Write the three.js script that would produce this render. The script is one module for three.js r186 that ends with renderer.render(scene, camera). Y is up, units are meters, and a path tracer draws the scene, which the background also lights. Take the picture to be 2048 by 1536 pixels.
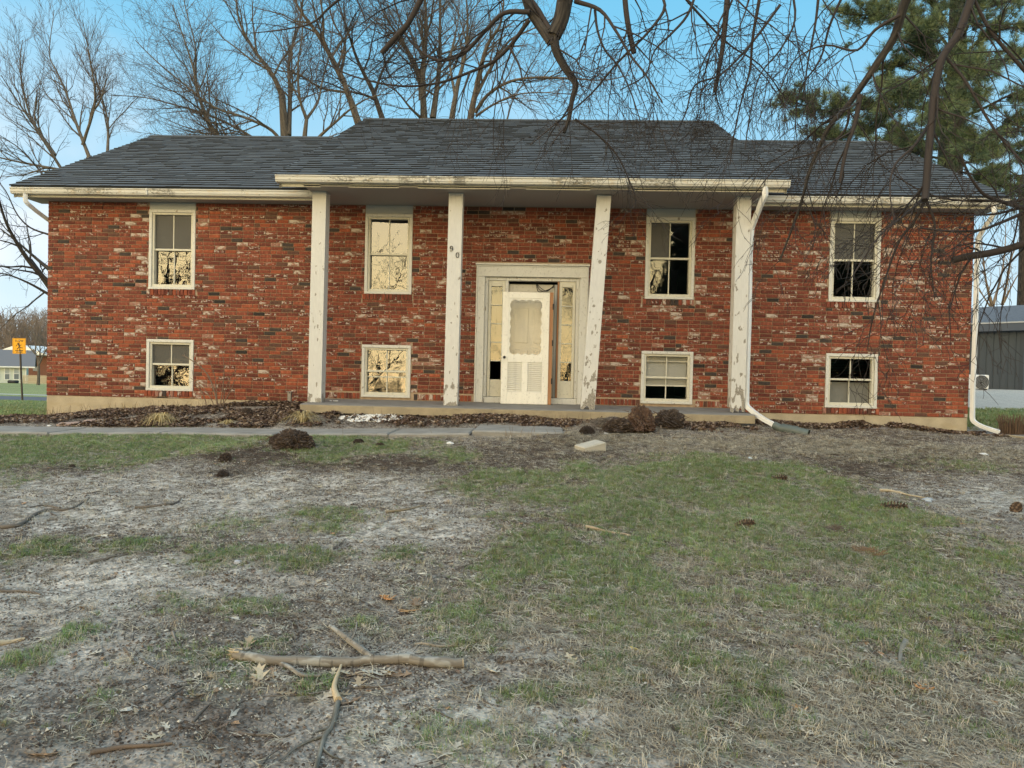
import * as THREE from 'three';
import { TextGeometry } from 'three/addons/geometries/TextGeometry.js';
import { FontLoader } from 'three/addons/loaders/FontLoader.js';
import { mergeGeometries } from 'three/addons/utils/BufferGeometryUtils.js';

// ------------------------------------------------------------------ camera, sky, sun, exposure
const scene = new THREE.Scene();
const camera = new THREE.PerspectiveCamera(55.83, 4 / 3, 0.05, 3000);
camera.position.set(0.6, 1.6, 12.6);
camera.rotation.set(THREE.MathUtils.degToRad(-1.0587), THREE.MathUtils.degToRad(2.518), THREE.MathUtils.degToRad(1.285), 'YXZ');
camera.updateMatrixWorld(true);
const renderer = new THREE.WebGLRenderer({ antialias: true });
renderer.toneMapping = THREE.LinearToneMapping;
renderer.toneMappingExposure = 1.1;
renderer.shadowMap.enabled = true;

let seed = 20240311;
function rnd() { seed |= 0; seed = (seed + 0x6D2B79F5) | 0; let t = Math.imul(seed ^ (seed >>> 15), 1 | seed); t = (t + Math.imul(t ^ (t >>> 7), 61 | t)) ^ t; return ((t ^ (t >>> 14)) >>> 0) / 4294967296; }
const rr = (a, b) => a + (b - a) * rnd();
const ri = (n) => Math.floor(rnd() * n);
const pick = (a) => a[ri(a.length)];
const clamp = (x, a = 0, b = 1) => Math.min(b, Math.max(a, x));
const lerp = (a, b, t) => a + (b - a) * t;
const sst = (a, b, x) => { const t = clamp((x - a) / (b - a)); return t * t * (3 - 2 * t); };
function h2(i, j, k = 0) { let n = Math.imul(i, 374761393) ^ Math.imul(j, 668265263) ^ Math.imul(k, 1274126177); n = Math.imul(n ^ (n >>> 13), 1274126177); n = Math.imul(n ^ (n >>> 16), 2246822519); return ((n ^ (n >>> 15)) >>> 0) / 4294967296; }
function vn(x, y, k = 0, per = 0) {
  const i = Math.floor(x), j = Math.floor(y), fx = x - i, fy = y - j, w = (a) => (per ? ((a % per) + per) % per : a);
  const a = fx * fx * (3 - 2 * fx), b = fy * fy * (3 - 2 * fy);
  return lerp(lerp(h2(w(i), w(j), k), h2(w(i + 1), w(j), k), a), lerp(h2(w(i), w(j + 1), k), h2(w(i + 1), w(j + 1), k), a), b);
}
function fbm(x, y, o = 4, k = 0, per = 0) { let s = 0, a = 0.5, n = 0; for (let i = 0; i < o; i++) { s += a * vn(x, y, k + i * 17, per); n += a; a *= 0.5; x *= 2; y *= 2; if (per) per *= 2; } return s / n; }

// sky after sundown: blue overhead, pale in front, the gold of the west behind the camera
const GOLD = new THREE.Vector3(-0.42, 0, 0.9).normalize();
{
  const w = 1024, h = 512, d = new Float32Array(w * h * 4);
  for (let j = 0; j < h; j++) for (let i = 0; i < w; i++) {
    const el = ((j + 0.5) / h - 0.5) * Math.PI, az = ((i + 0.5) / w - 0.5) * 2 * Math.PI;
    const x = Math.cos(az) * Math.cos(el), z = Math.sin(az) * Math.cos(el), y = Math.max(Math.sin(el), 0);
    const e = Math.asin(y) * 180 / Math.PI;
    const t = 1 - Math.exp(-Math.pow(e / 17, 1.35));
    let r = lerp(0.76, 0.085, t), g = lerp(0.90, 0.50, t), b = lerp(0.97, 0.81, t);
    const cl = sst(0.5, 0.8, fbm(az * 5 + 20, e * 0.16 + fbm(az * 9, e * 0.2, 3, 9) * 1.6, 5, 3)) * sst(27, 6, e) * 0.75 * sst(0.1, -0.7, x * 0.9 + z * 0.6);
    r = lerp(r, 0.98, cl); g = lerp(g, 0.99, cl); b = lerp(b, 1.02, cl);
    const c = (x * GOLD.x + z * GOLD.z) / Math.max(1e-4, Math.hypot(x, z));
    const gz = sst(-0.25, 0.95, c), up = Math.exp(-Math.pow(e / 17, 1.5));
    const G = gz * up;
    const W = lerp(sst(-0.55, 1, c), 0.62, sst(35, 90, e)) * (e < 55 ? 1 : Math.exp(-Math.pow((e - 55) / 50, 2)));
    r += 3.5 * G + 1.5 * W; g += 2.6 * G * lerp(0.72, 1.0, clamp(e / 9)) + 1.12 * W * lerp(0.84, 1.0, clamp(e / 28)); b += 0.5 * G * lerp(0.25, 1.3, clamp(e / 11)) + 0.86 * W * lerp(0.36, 1.0, clamp(e / 32));
    const o = (j * w + i) * 4; d[o] = r; d[o + 1] = g; d[o + 2] = b; d[o + 3] = 1;
  }
  const sky = new THREE.DataTexture(d, w, h, THREE.RGBAFormat, THREE.FloatType);
  sky.mapping = THREE.EquirectangularReflectionMapping; sky.magFilter = sky.minFilter = THREE.LinearFilter; sky.wrapS = THREE.RepeatWrapping; sky.needsUpdate = true;
  scene.background = sky; scene.environment = sky;
}
const sun = new THREE.DirectionalLight(new THREE.Color(1.0, 0.78, 0.48), 0.3);
sun.position.set(GOLD.x * 60, 11, GOLD.z * 60); sun.castShadow = true; sun.shadow.radius = 60;
Object.assign(sun.shadow.camera, { left: -25, right: 25, top: 20, bottom: -20, near: 1, far: 160 }); sun.shadow.mapSize.set(2048, 2048);
scene.add(sun); scene.add(sun.target);

// ------------------------------------------------------------------ helpers
const V = (x, y, z) => new THREE.Vector3(x, y, z);
const C = (r, g, b) => new THREE.Color().setRGB(r, g, b);
// sight lines measured on the photograph, cut at a distance in the world: a plane z, or a range in metres
const FPX = 1450;
function ray(u, v) { return V((u - 1024) / FPX, -(v - 768) / FPX, -1).applyEuler(camera.rotation); }
function at(u, v, z) { const d = ray(u, v); return camera.position.clone().addScaledVector(d, (z - camera.position.z) / d.z); }
function far(u, v, dist) { return camera.position.clone().addScaledVector(ray(u, v), dist); }
const used = {};
function numbered(n) { used[n] = (used[n] ?? -1) + 1; return used[n] ? `${n}_${String(used[n]).padStart(3, '0')}` : n; }
function tag(o, label, category, group, kind) { if (label) o.userData.label = label; if (category) o.userData.category = category; if (group) o.userData.group = group; if (kind) o.userData.kind = kind; return o; }
function thing(name, label, category, p = V(0, 0, 0), group) { const o = new THREE.Group(); o.name = numbered(name); o.position.copy(p); scene.add(o); return tag(o, label, category, group); }
function part(name, parent, geo, mat) { const m = new THREE.Mesh(geo, mat); m.name = name; m.castShadow = m.receiveShadow = true; parent.add(m); return m; }
function top(name, geo, mat, label, category, group) { const m = new THREE.Mesh(geo, mat); m.name = numbered(name); m.castShadow = m.receiveShadow = true; scene.add(m); return tag(m, label, category, group); }
function settle(o, base) { o.position.copy(base); for (const c of o.children) c.position.sub(base); return o; }   // built in world places, then hung on a base
function sub(name, parent) { const g = new THREE.Group(); g.name = name; parent.add(g); return g; }

class MB {
  constructor() { this.p = []; this.n = []; this.u = []; this.c = []; this.col = null; }
  tri(a, b, c, ua, ub, uc, na, nb, nc) {
    if (!na) { na = b.clone().sub(a).cross(c.clone().sub(a)).normalize(); nb = nc = na; }
    this.p.push(a.x, a.y, a.z, b.x, b.y, b.z, c.x, c.y, c.z); this.n.push(na.x, na.y, na.z, nb.x, nb.y, nb.z, nc.x, nc.y, nc.z);
    if (!ua) { const f = (q) => (Math.abs(na.y) > 0.7 ? [q.x, q.z] : Math.abs(na.x) > 0.7 ? [q.z, q.y] : [q.x, q.y]); ua = f(a); ub = f(b); uc = f(c); }
    this.u.push(ua[0], ua[1], ub[0], ub[1], uc[0], uc[1]);
    const k = this.col || [1, 1, 1]; for (let i = 0; i < 3; i++) this.c.push(k[0], k[1], k[2]);
  }
  quad(a, b, c, d, uv) { if (uv) { this.tri(a, b, c, uv[0], uv[1], uv[2]); this.tri(a, c, d, uv[0], uv[2], uv[3]); } else { this.tri(a, b, c); this.tri(a, c, d); } return this; }
  // chamfered box; ch = 0 gives a plain one
  box(x0, x1, y0, y1, z0, z1, ch = 0) {
    const c = Math.min(ch, (x1 - x0) * 0.45, (y1 - y0) * 0.45, (z1 - z0) * 0.45);
    const X = [x0, x1], Y = [y0, y1], Z = [z0, z1], s = [1, -1];
    const q = (i, j, k, f) => V(X[i] + (f === 0 ? 0 : c * s[i]), Y[j] + (f === 1 ? 0 : c * s[j]), Z[k] + (f === 2 ? 0 : c * s[k]));
    const add = (...v) => { const n = v[1].clone().sub(v[0]).cross(v[2].clone().sub(v[0])); const m = V((x0 + x1) / 2, (y0 + y1) / 2, (z0 + z1) / 2); if (n.dot(v[0].clone().sub(m)) < 0) v.reverse(); if (v.length === 4) this.quad(...v); else this.tri(...v); };
    for (let i = 0; i < 2; i++) { add(q(i, 0, 0, 0), q(i, 1, 0, 0), q(i, 1, 1, 0), q(i, 0, 1, 0)); add(q(0, i, 0, 1), q(1, i, 0, 1), q(1, i, 1, 1), q(0, i, 1, 1)); add(q(0, 0, i, 2), q(1, 0, i, 2), q(1, 1, i, 2), q(0, 1, i, 2)); }
    if (c > 0) for (let i = 0; i < 2; i++) for (let j = 0; j < 2; j++) {
      add(q(i, j, 0, 0), q(i, j, 1, 0), q(i, j, 1, 1), q(i, j, 0, 1)); add(q(i, 0, j, 0), q(i, 1, j, 0), q(i, 1, j, 2), q(i, 0, j, 2)); add(q(0, i, j, 1), q(1, i, j, 1), q(1, i, j, 2), q(0, i, j, 2));
      for (let k = 0; k < 2; k++) add(q(i, j, k, 0), q(i, j, k, 1), q(i, j, k, 2));
    }
    return this;
  }
  // swept tube, radii per point
  tube(pts, rad, sides = 6, cap = true, flatN = false) {
    const m = pts.length, R = (i) => (Array.isArray(rad) ? rad[i] : rad), rings = [];
    let side = null, len = 0;
    for (let i = 0; i < m; i++) {
      const t = pts[Math.min(i + 1, m - 1)].clone().sub(pts[Math.max(i - 1, 0)]).normalize();
      if (!side) side = Math.abs(t.y) < 0.9 ? V(0, 1, 0).cross(t).normalize() : V(1, 0, 0).cross(t).normalize();
      side.addScaledVector(t, -side.dot(t)); if (side.lengthSq() < 1e-6) side = Math.abs(t.y) < 0.9 ? V(0, 1, 0).cross(t) : V(1, 0, 0).cross(t); side.normalize();
      const bn = t.clone().cross(side); if (i) len += pts[i].distanceTo(pts[i - 1]);
      const ring = []; for (let k = 0; k <= sides; k++) { const a = k / sides * Math.PI * 2, nn = side.clone().multiplyScalar(Math.cos(a)).addScaledVector(bn, Math.sin(a)); ring.push([pts[i].clone().addScaledVector(nn, R(i)), nn, [k / sides * Math.max(0.02, R(0)) * 6.3, len]]); }
      rings.push(ring); side = side.clone();
    }
    for (let i = 0; i + 1 < m; i++) for (let k = 0; k < sides; k++) { const a = rings[i][k], b = rings[i][k + 1], c = rings[i + 1][k + 1], d = rings[i + 1][k]; if (flatN) { this.tri(a[0], b[0], c[0], a[2], b[2], c[2]); this.tri(a[0], c[0], d[0], a[2], c[2], d[2]); continue; } this.tri(a[0], b[0], c[0], a[2], b[2], c[2], a[1], b[1], c[1]); if (R(i + 1) > 1e-5) this.tri(a[0], c[0], d[0], a[2], c[2], d[2], a[1], c[1], d[1]); }
    if (cap) for (const [i, s] of [[0, -1], [m - 1, 1]]) if (R(i) > 0.002) for (let k = 0; k < sides; k++) s > 0 ? this.tri(pts[i], rings[i][k][0], rings[i][k + 1][0]) : this.tri(pts[i], rings[i][k + 1][0], rings[i][k][0]);
    return this;
  }
  geo() {
    const g = new THREE.BufferGeometry();
    g.setAttribute('position', new THREE.BufferAttribute(new Float32Array(this.p), 3)); g.setAttribute('normal', new THREE.BufferAttribute(new Float32Array(this.n), 3));
    g.setAttribute('uv', new THREE.BufferAttribute(new Float32Array(this.u), 2)); if (this.useCol) g.setAttribute('color', new THREE.BufferAttribute(new Float32Array(this.c), 3));
    return g;
  }
  build(name, mat, parent) { return part(name, parent, this.geo(), mat); }
}
const smooth = (pts, n = 4) => { const c = new THREE.CatmullRomCurve3(pts, false, 'centripetal'); return c.getPoints((pts.length - 1) * n); };
function tex(w, h, fn, rx = 1, ry = 1, srgb = true) {     // fn returns linear rgb 0..1
  const d = new Uint8Array(w * h * 4), enc = (v) => { v = clamp(v); return 255 * (srgb ? (v < 0.0031308 ? v * 12.92 : 1.055 * Math.pow(v, 1 / 2.4) - 0.055) : v); };
  for (let j = 0; j < h; j++) for (let i = 0; i < w; i++) { const c = fn(i / w, j / h, i, j), o = (j * w + i) * 4; d[o] = enc(c[0]); d[o + 1] = enc(c[1]); d[o + 2] = enc(c[2]); d[o + 3] = 255; }
  const t = new THREE.DataTexture(d, w, h, THREE.RGBAFormat); t.wrapS = t.wrapT = THREE.RepeatWrapping; t.magFilter = THREE.LinearFilter; t.minFilter = THREE.LinearMipmapLinearFilter; t.generateMipmaps = true;
  if (srgb) t.colorSpace = THREE.SRGBColorSpace; t.repeat.set(rx, ry); t.needsUpdate = true; return t;
}
const mix3 = (a, b, t) => [lerp(a[0], b[0], t), lerp(a[1], b[1], t), lerp(a[2], b[2], t)];
const mul3 = (a, k) => [a[0] * k, a[1] * k, a[2] * k];
const std = (o) => new THREE.MeshStandardMaterial({ roughness: 0.8, ...o });
const flat = (r, g, b, rough = 0.8, o = {}) => std({ color: C(r, g, b), roughness: rough, ...o });
// painted wood: cream white with hairline dirt and worn spots down to grey wood; amount of wear per material
const paintTex = (base, wear, k) => tex(512, 512, (x, y) => {
  const g = fbm(x * 24, y * 5, 4, k, 0), w = fbm(x * 26, y * 9, 5, k + 5), s = fbm(x * 60, y * 60, 2, k + 9);
  let c = mul3(base, 0.92 + 0.12 * g);
  if (s > 0.74) c = mul3(c, 0.82);
  const e = sst(wear, wear + 0.03, w + 0.12 * (s - 0.5)); c = mix3(c, mul3([0.30, 0.27, 0.22], 0.6 + 0.7 * s), e);
  return c;
}, 1 / 1.1, 1 / 1.6);
const WHITE = [0.74, 0.71, 0.6];
const M = {
  trim: std({ map: paintTex([0.61, 0.59, 0.49], 0.80, 3), roughness: 0.55 }),
  casing: std({ map: paintTex([0.60, 0.60, 0.56], 0.78, 13), roughness: 0.6 }),
  column: std({ map: paintTex([0.60, 0.60, 0.58], 0.80, 23), roughness: 0.6 }),
  columnWorn: std({ map: paintTex([0.58, 0.585, 0.575], 0.72, 33), roughness: 0.65 }),
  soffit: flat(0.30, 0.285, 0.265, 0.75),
  panel: flat(0.36, 0.39, 0.40, 0.6),
  whiteMetal: flat(0.72, 0.73, 0.72, 0.4),
  dark: flat(0.02, 0.02, 0.02, 0.8),
  bareWood: std({ map: tex(128, 512, (x, y) => mul3([0.38, 0.19, 0.09], 0.65 + 0.6 * fbm(x * 14, y * 3, 4, 51)), 4, 0.6), roughness: 0.7 }),
  glass: new THREE.MeshPhysicalMaterial({ color: 0xffffff, roughness: 0.014, bumpMap: tex(128, 128, (x, y) => { const v = fbm(x * 5, y * 5, 2, 47, 5); return [v, v, v]; }, 1, 1, false), bumpScale: 0.00018, transmission: 1, thickness: 0, ior: 2.05 }),
  plexi: new THREE.MeshPhysicalMaterial({ color: 0xffffff, roughness: 0.06, transmission: 1, thickness: 0, ior: 1.5 }),
  screen: flat(0.085, 0.085, 0.08, 0.55, { transparent: true, opacity: 0.72 }),
  shade: flat(0.42, 0.42, 0.38, 0.9),
  blind: flat(0.20, 0.20, 0.18, 0.9),
  sheet: flat(0.62, 0.60, 0.52, 0.9),
  room: flat(0.16, 0.15, 0.13, 0.9),
};
// ------------------------------------------------------------------ ground
function curve(x, pts) { if (x <= pts[0][0]) return pts[0][1]; for (let i = 1; i < pts.length; i++) if (x <= pts[i][0]) return lerp(pts[i - 1][1], pts[i][1], sst(pts[i - 1][0], pts[i][0], x)); return pts[pts.length - 1][1]; }
const YP = [[-9, 0.58], [-7, 0.61], [-4, 0.665], [0.9, 0.775], [4, 0.74], [8, 0.70], [14, 0.72]];
const YW = [[-9.5, 0.56], [-8.3, 0.59], [-6.9, 0.72], [-5.67, 0.80], [-4.1, 0.90], [-3.2, 0.85], [3.9, 0.81], [4.66, 0.77], [5.5, 0.78], [6.25, 0.815], [7.0, 0.74], [7.8, 0.70], [10, 0.76]];
function baseY(x, z) {
  const yp = curve(x, YP), yw = curve(x, YW);
  if (z > 2.6) { if (z < 12.6) return yp * (1 - (z - 2.6) / 10); return Math.max(-2.6, -0.062 * (z - 12.6)); }
  if (z > 0) { const slab = Math.abs(x - 0.3) < 3.7 ? 0.55 : 0; return lerp(yw, yp, sst(0.2 + slab * 1.6, 2.5, z)); }
  const l = z > -17 ? yw + 0.041 * z : yw - 0.70 + 0.0225 * (z + 17), r = z > -12 ? yw - 0.045 * z : yw + 0.54 + 0.004 * (z + 12);
  return lerp(l, r, sst(-6, 8, x));
}
const paved = (x, z) => (z < 0.02 && z > -8 && x > -8.3 && x < 7.79) || (z < 1.28 && z > 0 && x > -3.3 && x < 3.9);
function gy(x, z) {
  const near = sst(26, 12, Math.abs(z - 5)) * sst(16, 11, Math.abs(x));
  const path = sst(0.75, 0.45, Math.abs(z - 2.62)) * sst(1.0, 0.6, x);
  let y = baseY(x, z) + (1 - path) * near * (0.05 * (fbm(x * 0.7 + 40, z * 0.7, 3, 71) - 0.5) + 0.028 * (fbm(x * 4 + 10, z * 4, 3, 72) - 0.5) + 0.012 * (vn(x * 17, z * 17, 73) - 0.5)) - path * 0.012;
  for (const [mx, mz, r, hgt] of MOUNDS) { const d = Math.hypot(x - mx, (z - mz) * 1.25) / r; if (d < 1) y += hgt * (1 - d * d) * (1 - d * d) * (0.75 + 0.5 * vn(x * 9, z * 9, 74)); }
  return y;
}
let MOUNDS = [];
function ground(u, v) { const d = ray(u, v), o = camera.position; let t = 0.5; for (let i = 0; i < 4000; i++) { const s = 0.004 * (1 + t); const p = o.clone().addScaledVector(d, t); if (p.y < gy(p.x, p.z)) return p.setY(gy(p.x, p.z)); t += s; } return o.clone().addScaledVector(d, t); }
MOUNDS = [[520, 905, 1.05, 0.10], [600, 890, 0.7, 0.05], [800, 925, 0.9, 0.05], [1225, 858, 0.75, 0.14], [1120, 880, 0.7, 0.05], [1340, 862, 0.6, 0.05]].map(([u, v, r, h]) => { const p = ground(u, v); return [p.x, p.z, r, h]; });

// what grows or lies where: round patches, each a place on the ground with its two radii in metres
function patches(list) {
  return list.map(([u, v, ru, rv, w]) => { const p = ground(u, v), a = ground(u, v - rv), b = ground(u, v + rv), d = camera.position.distanceTo(p); return [p.x, p.z, ru * d / FPX, Math.abs(b.z - a.z) / 2 + 0.02, w]; });
}
function field(list, x, z) { let s = 0; for (const [px, pz, rx, rz, w] of list) { const a = (x - px) / rx, b = (z - pz) / rz, q = a * a + b * b; if (q < 5) s += w * Math.exp(-q); } return s; }
const GRASS = patches([[20, 905, 160, 45, 1.3], [150, 895, 150, 32, 1.2], [330, 885, 180, 20, 1.2], [470, 880, 90, 16, 1.1], [640, 885, 110, 16, 1.6], [790, 890, 90, 10, 0.8], [740, 905, 60, 14, 1.0], [895, 915, 45, 12, 1.4], [665, 915, 60, 12, 0.7],
  [1260, 965, 130, 28, 1.7], [1400, 985, 150, 40, 1.2], [1540, 975, 140, 45, 1.1], [1640, 1010, 130, 50, 1.0], [1430, 930, 150, 18, 0.8], [1330, 1060, 180, 60, 0.85], [1560, 1090, 180, 70, 0.9], [1180, 1010, 90, 30, 0.8], [1040, 1030, 80, 28, 0.75], [980, 965, 90, 22, 0.8],
  [1120, 1140, 140, 40, 0.9], [1300, 1180, 220, 60, 0.95], [1550, 1220, 230, 70, 0.85], [1780, 1150, 160, 60, 0.8], [1850, 1080, 130, 50, 0.8], [1960, 1190, 150, 70, 0.6], [1150, 1230, 150, 45, 0.85], [950, 1230, 90, 30, 0.7], [1400, 1320, 220, 50, 0.7], [1650, 1330, 150, 40, 0.55], [1850, 1300, 160, 50, 0.5],
  [640, 1115, 60, 22, 1.3], [650, 1035, 90, 26, 0.5], [640, 1060, 50, 14, 0.7], [450, 1050, 60, 18, 0.5], [820, 1125, 60, 22, 0.9], [480, 1110, 70, 26, 0.6], [380, 1100, 80, 18, 0.5], [60, 1105, 90, 30, 0.7], [270, 1090, 40, 14, 0.9], [150, 1265, 50, 24, 0.9], [30, 1335, 40, 22, 1.0], [150, 1460, 40, 30, 1.0], [205, 1400, 40, 20, 0.8], [500, 1220, 60, 20, 0.8], [330, 1210, 60, 20, 0.5],
  [722, 1245, 30, 16, 1.4], [760, 1270, 26, 12, 1.0], [430, 1300, 120, 40, 0.5], [460, 1390, 60, 22, 0.8], [630, 1380, 40, 16, 1.2], [20, 1440, 60, 30, 0.6], [900, 1180, 60, 22, 0.5], [920, 1290, 60, 22, 0.8], [1040, 1390, 60, 18, 0.8], [900, 1440, 80, 34, 0.6], [1200, 1395, 120, 30, 0.5], [1480, 1410, 140, 40, 0.5], [1000, 1490, 140, 40, 0.35], [1500, 1480, 120, 60, 0.45], [1930, 1470, 70, 50, 0.7], [1210, 1500, 40, 20, 1.0], [720, 1480, 60, 30, 0.4], [1900, 930, 140, 14, 0.35], [1700, 1480, 200, 60, 0.3],
  [2000, 1340, 100, 60, 0.4], [1090, 960, 60, 16, 0.5], [1080, 1090, 80, 22, 0.5]]);
const DUST = patches([[150, 965, 300, 35, 0.8], [420, 985, 260, 50, 1.0], [700, 975, 200, 40, 0.9], [600, 945, 160, 18, 0.7], [150, 1030, 220, 40, 0.9], [330, 1045, 160, 22, 1.0], [280, 1150, 200, 40, 1.1], [120, 1200, 160, 40, 0.8], [860, 1030, 150, 35, 1.0], [760, 1075, 140, 25, 0.7], [880, 1060, 120, 20, 0.8], [80, 1330, 120, 40, 0.8], [1000, 1440, 160, 30, 0.7], [760, 1440, 120, 40, 0.7], [900, 1490, 160, 40, 0.8], [330, 1490, 140, 40, 0.5], [840, 1320, 90, 22, 0.6], [1940, 985, 140, 30, 1.2], [1800, 960, 120, 18, 0.5], [2040, 1010, 80, 40, 0.9], [1180, 1440, 90, 30, 0.5], [950, 890, 120, 7, 0.9], [500, 1180, 120, 26, 0.5], [250, 1260, 140, 30, 0.6], [1400, 1500, 140, 30, 0.3], [640, 1280, 80, 18, 0.5], [1960, 1330, 60, 30, 0.4]]);
const SOIL = patches([[560, 912, 130, 16, 1.6], [680, 925, 110, 14, 1.3], [520, 900, 60, 14, 1.4], [830, 930, 110, 16, 1.0], [1000, 905, 180, 22, 0.6], [1160, 900, 110, 25, 0.8], [1230, 868, 60, 18, 1.4], [1100, 950, 160, 26, 0.8], [1130, 1060, 120, 30, 0.6], [1640, 915, 180, 22, 0.5], [1760, 900, 170, 24, 0.8], [1900, 900, 120, 20, 0.7], [1720, 950, 100, 20, 0.6], [300, 1090, 160, 20, 0.4], [80, 1090, 120, 25, 0.6], [400, 1250, 240, 50, 0.4], [700, 1360, 160, 30, 0.5], [300, 1420, 200, 50, 0.6], [100, 1480, 120, 50, 0.5], [480, 1490, 120, 40, 0.5], [1250, 1290, 120, 30, 0.4], [1900, 1230, 140, 60, 0.5], [1800, 1400, 160, 50, 0.4], [140, 938, 90, 12, 0.7], [450, 945, 40, 10, 1.0], [1560, 1150, 160, 40, 0.3]]);
const STRAW = patches([[1400, 1145, 60, 22, 1.6], [1300, 890, 200, 14, 0.6], [1560, 895, 140, 14, 0.7], [1680, 890, 80, 12, 0.8], [1800, 905, 160, 14, 0.4], [1740, 1360, 140, 50, 0.9], [1900, 1440, 180, 70, 1.2], [1800, 1500, 160, 60, 1.2], [1480, 1380, 160, 40, 0.7], [1560, 1340, 60, 22, 0.9], [1300, 1400, 180, 60, 0.5], [1640, 1480, 180, 60, 0.7], [2000, 1380, 120, 50, 0.8], [1500, 1060, 220, 60, 0.4], [1720, 1190, 220, 80, 0.4], [1150, 1270, 220, 70, 0.3], [1350, 1280, 240, 80, 0.5], [1950, 905, 120, 10, 0.7], [1200, 960, 120, 30, 0.3], [900, 1250, 200, 60, 0.25], [1420, 1500, 200, 50, 0.5], [1180, 880, 60, 12, 0.6]]);
const nz = (x, z, k) => fbm(x * 2.1, z * 2.1, 4, k);
const edge = (x, z) => sst(9, 13, Math.abs(x)) + sst(13, 16, z);
function grassAt(x, z) {
  if (paved(x, z)) return 0;
  if (z < -0.2) return x > 7 ? sst(-0.6, -1.8, z + (fbm(x, z, 3, 5) - 0.5)) : sst(0.2, -1.6, z + (x + 8) * 0.1);
  if (z < 3.05 && z > 2.15 && x < 0.95) return 0;
  const f = field(GRASS, x, z) + 0.8 * clamp(edge(x, z)) * sst(3, 5, z); const n = fbm(x * 3.2, z * 3.2, 4, 81), m = vn(x * 11, z * 11, 82);
  return clamp((f * 1.25) * (0.25 + 1.5 * sst(0.3, 0.75, n)) * (0.5 + m) - 0.06) * (z < 1.9 ? 0.15 : 1);
}
const dustAt = (x, z) => (z < 1.8 && x < 4 ? 0 : clamp(field(DUST, x, z) * 0.95 * (0.42 + 0.95 * sst(0.25, 0.75, fbm(x * 1.7 + z * 0.4, z * 6, 5, 83))) + 0.15 * sst(0.5, 0.8, fbm(x * 4, z * 9, 3, 84))));
const soilAt = (x, z) => clamp(field(SOIL, x, z) * (0.5 + vn(x * 6, z * 6, 85)) + (z < 1.9 && z > -0.5 ? 0.28 : 0));
const strawAt = (x, z) => (z < 1.5 ? 0 : clamp((field(STRAW, x, z) + 0.25 * clamp(edge(x, z))) * (0.3 + 1.3 * sst(0.3, 0.7, fbm(x * 4, z * 4, 3, 86)))));

function axis(fa, fb, step, lo, hi) { const r = []; for (let v = fa; v <= fb + 1e-6; v += step) r.push(v); let s = step, v = fb; while (v < hi) { s *= 1.17; v += s; r.push(Math.min(v, hi)); } s = step; v = fa; while (v > lo) { s *= 1.17; v -= s; r.unshift(Math.max(v, lo)); } return r; }
{
  const xs = axis(-8.8, 8.8, 0.045, -700, 700), zs = axis(-0.4, 10.6, 0.045, -900, 700), nx = xs.length, nzv = zs.length;
  const p = new Float32Array(nx * nzv * 3), c = new Float32Array(nx * nzv * 3), uv = new Float32Array(nx * nzv * 2), ix = [];
  for (let j = 0; j < nzv; j++) for (let i = 0; i < nx; i++) {
    const x = xs[i], z = zs[j], o = j * nx + i; p.set([x, gy(x, z), z], o * 3); uv.set([x / 2.2 + 0.11 * z, z / 2.2 - 0.07 * x], o * 2);
    const n = fbm(x * 1.3, z * 1.3, 4, 88), m = fbm(x * 6, z * 8, 3, 89), f2 = fbm(x * 9 + 3, z * 14, 3, 92);
    let col = mix3([0.185, 0.160, 0.134], [0.34, 0.305, 0.26], clamp(n * 1.3 - 0.25 + 0.5 * (m - 0.5)));
    const du = dustAt(x, z), so = soilAt(x, z), g = grassAt(x, z), st = strawAt(x, z);
    col = mix3(col, [0.45, 0.41, 0.355], du * 0.8);
    col = mix3(col, mul3([0.092, 0.066, 0.050], 0.7 + 0.6 * m), clamp(so * 0.8));
    col = mix3(col, [0.26, 0.225, 0.16], st * 0.4);
    const far2 = sst(0, -4, z) || sst(11, 20, Math.abs(x)) || sst(14, 20, z);
    col = mix3(col, far2 > 0.05 ? mul3([0.21, 0.24, 0.085], 0.8 + 0.5 * fbm(x * 0.5, z * 0.5, 4, 90)) : [0.095, 0.12, 0.05], g * (0.6 + 0.35 * far2));
    col = mul3(col, 0.74 + 0.52 * f2);
    c.set([col[0] / 0.62, col[1] / 0.62, col[2] / 0.62], o * 3);
    if (i && j) { const a = o - nx - 1, b = o - nx, d = o - 1; ix.push(a, d, b, b, d, o); }
  }
  const g = new THREE.BufferGeometry(); g.setAttribute('position', new THREE.BufferAttribute(p, 3)); g.setAttribute('color', new THREE.BufferAttribute(c, 3)); g.setAttribute('uv', new THREE.BufferAttribute(uv, 2)); g.setIndex(ix); g.computeVertexNormals();
  // grit: mean 0.62, darker crumbs, pale grains
  const grit = (x, y) => { const a = fbm(x * 64, y * 64, 3, 61, 64), b = vn(x * 256, y * 256, 62, 256), d = vn(x * 128, y * 128, 63, 128); let k = 0.16 + 0.92 * a; if (b > 0.76) k *= 1.4; if (d > 0.76) k *= 0.55; return [k, k * 0.985, k * 0.965]; };
  const bump = tex(1024, 1024, (x, y) => { const v = 0.6 * fbm(x * 64, y * 64, 3, 61, 64) + 0.4 * vn(x * 256, y * 256, 62, 256); return [v, v, v]; }, 1, 1, false);
  const gm = std({ vertexColors: true, map: tex(1024, 1024, grit), bumpMap: bump, bumpScale: 0.014, roughness: 0.97 });
  const m = new THREE.Mesh(g, gm); m.name = 'ground'; m.receiveShadow = true; tag(m, null, null, null, 'structure'); scene.add(m);
}
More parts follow.
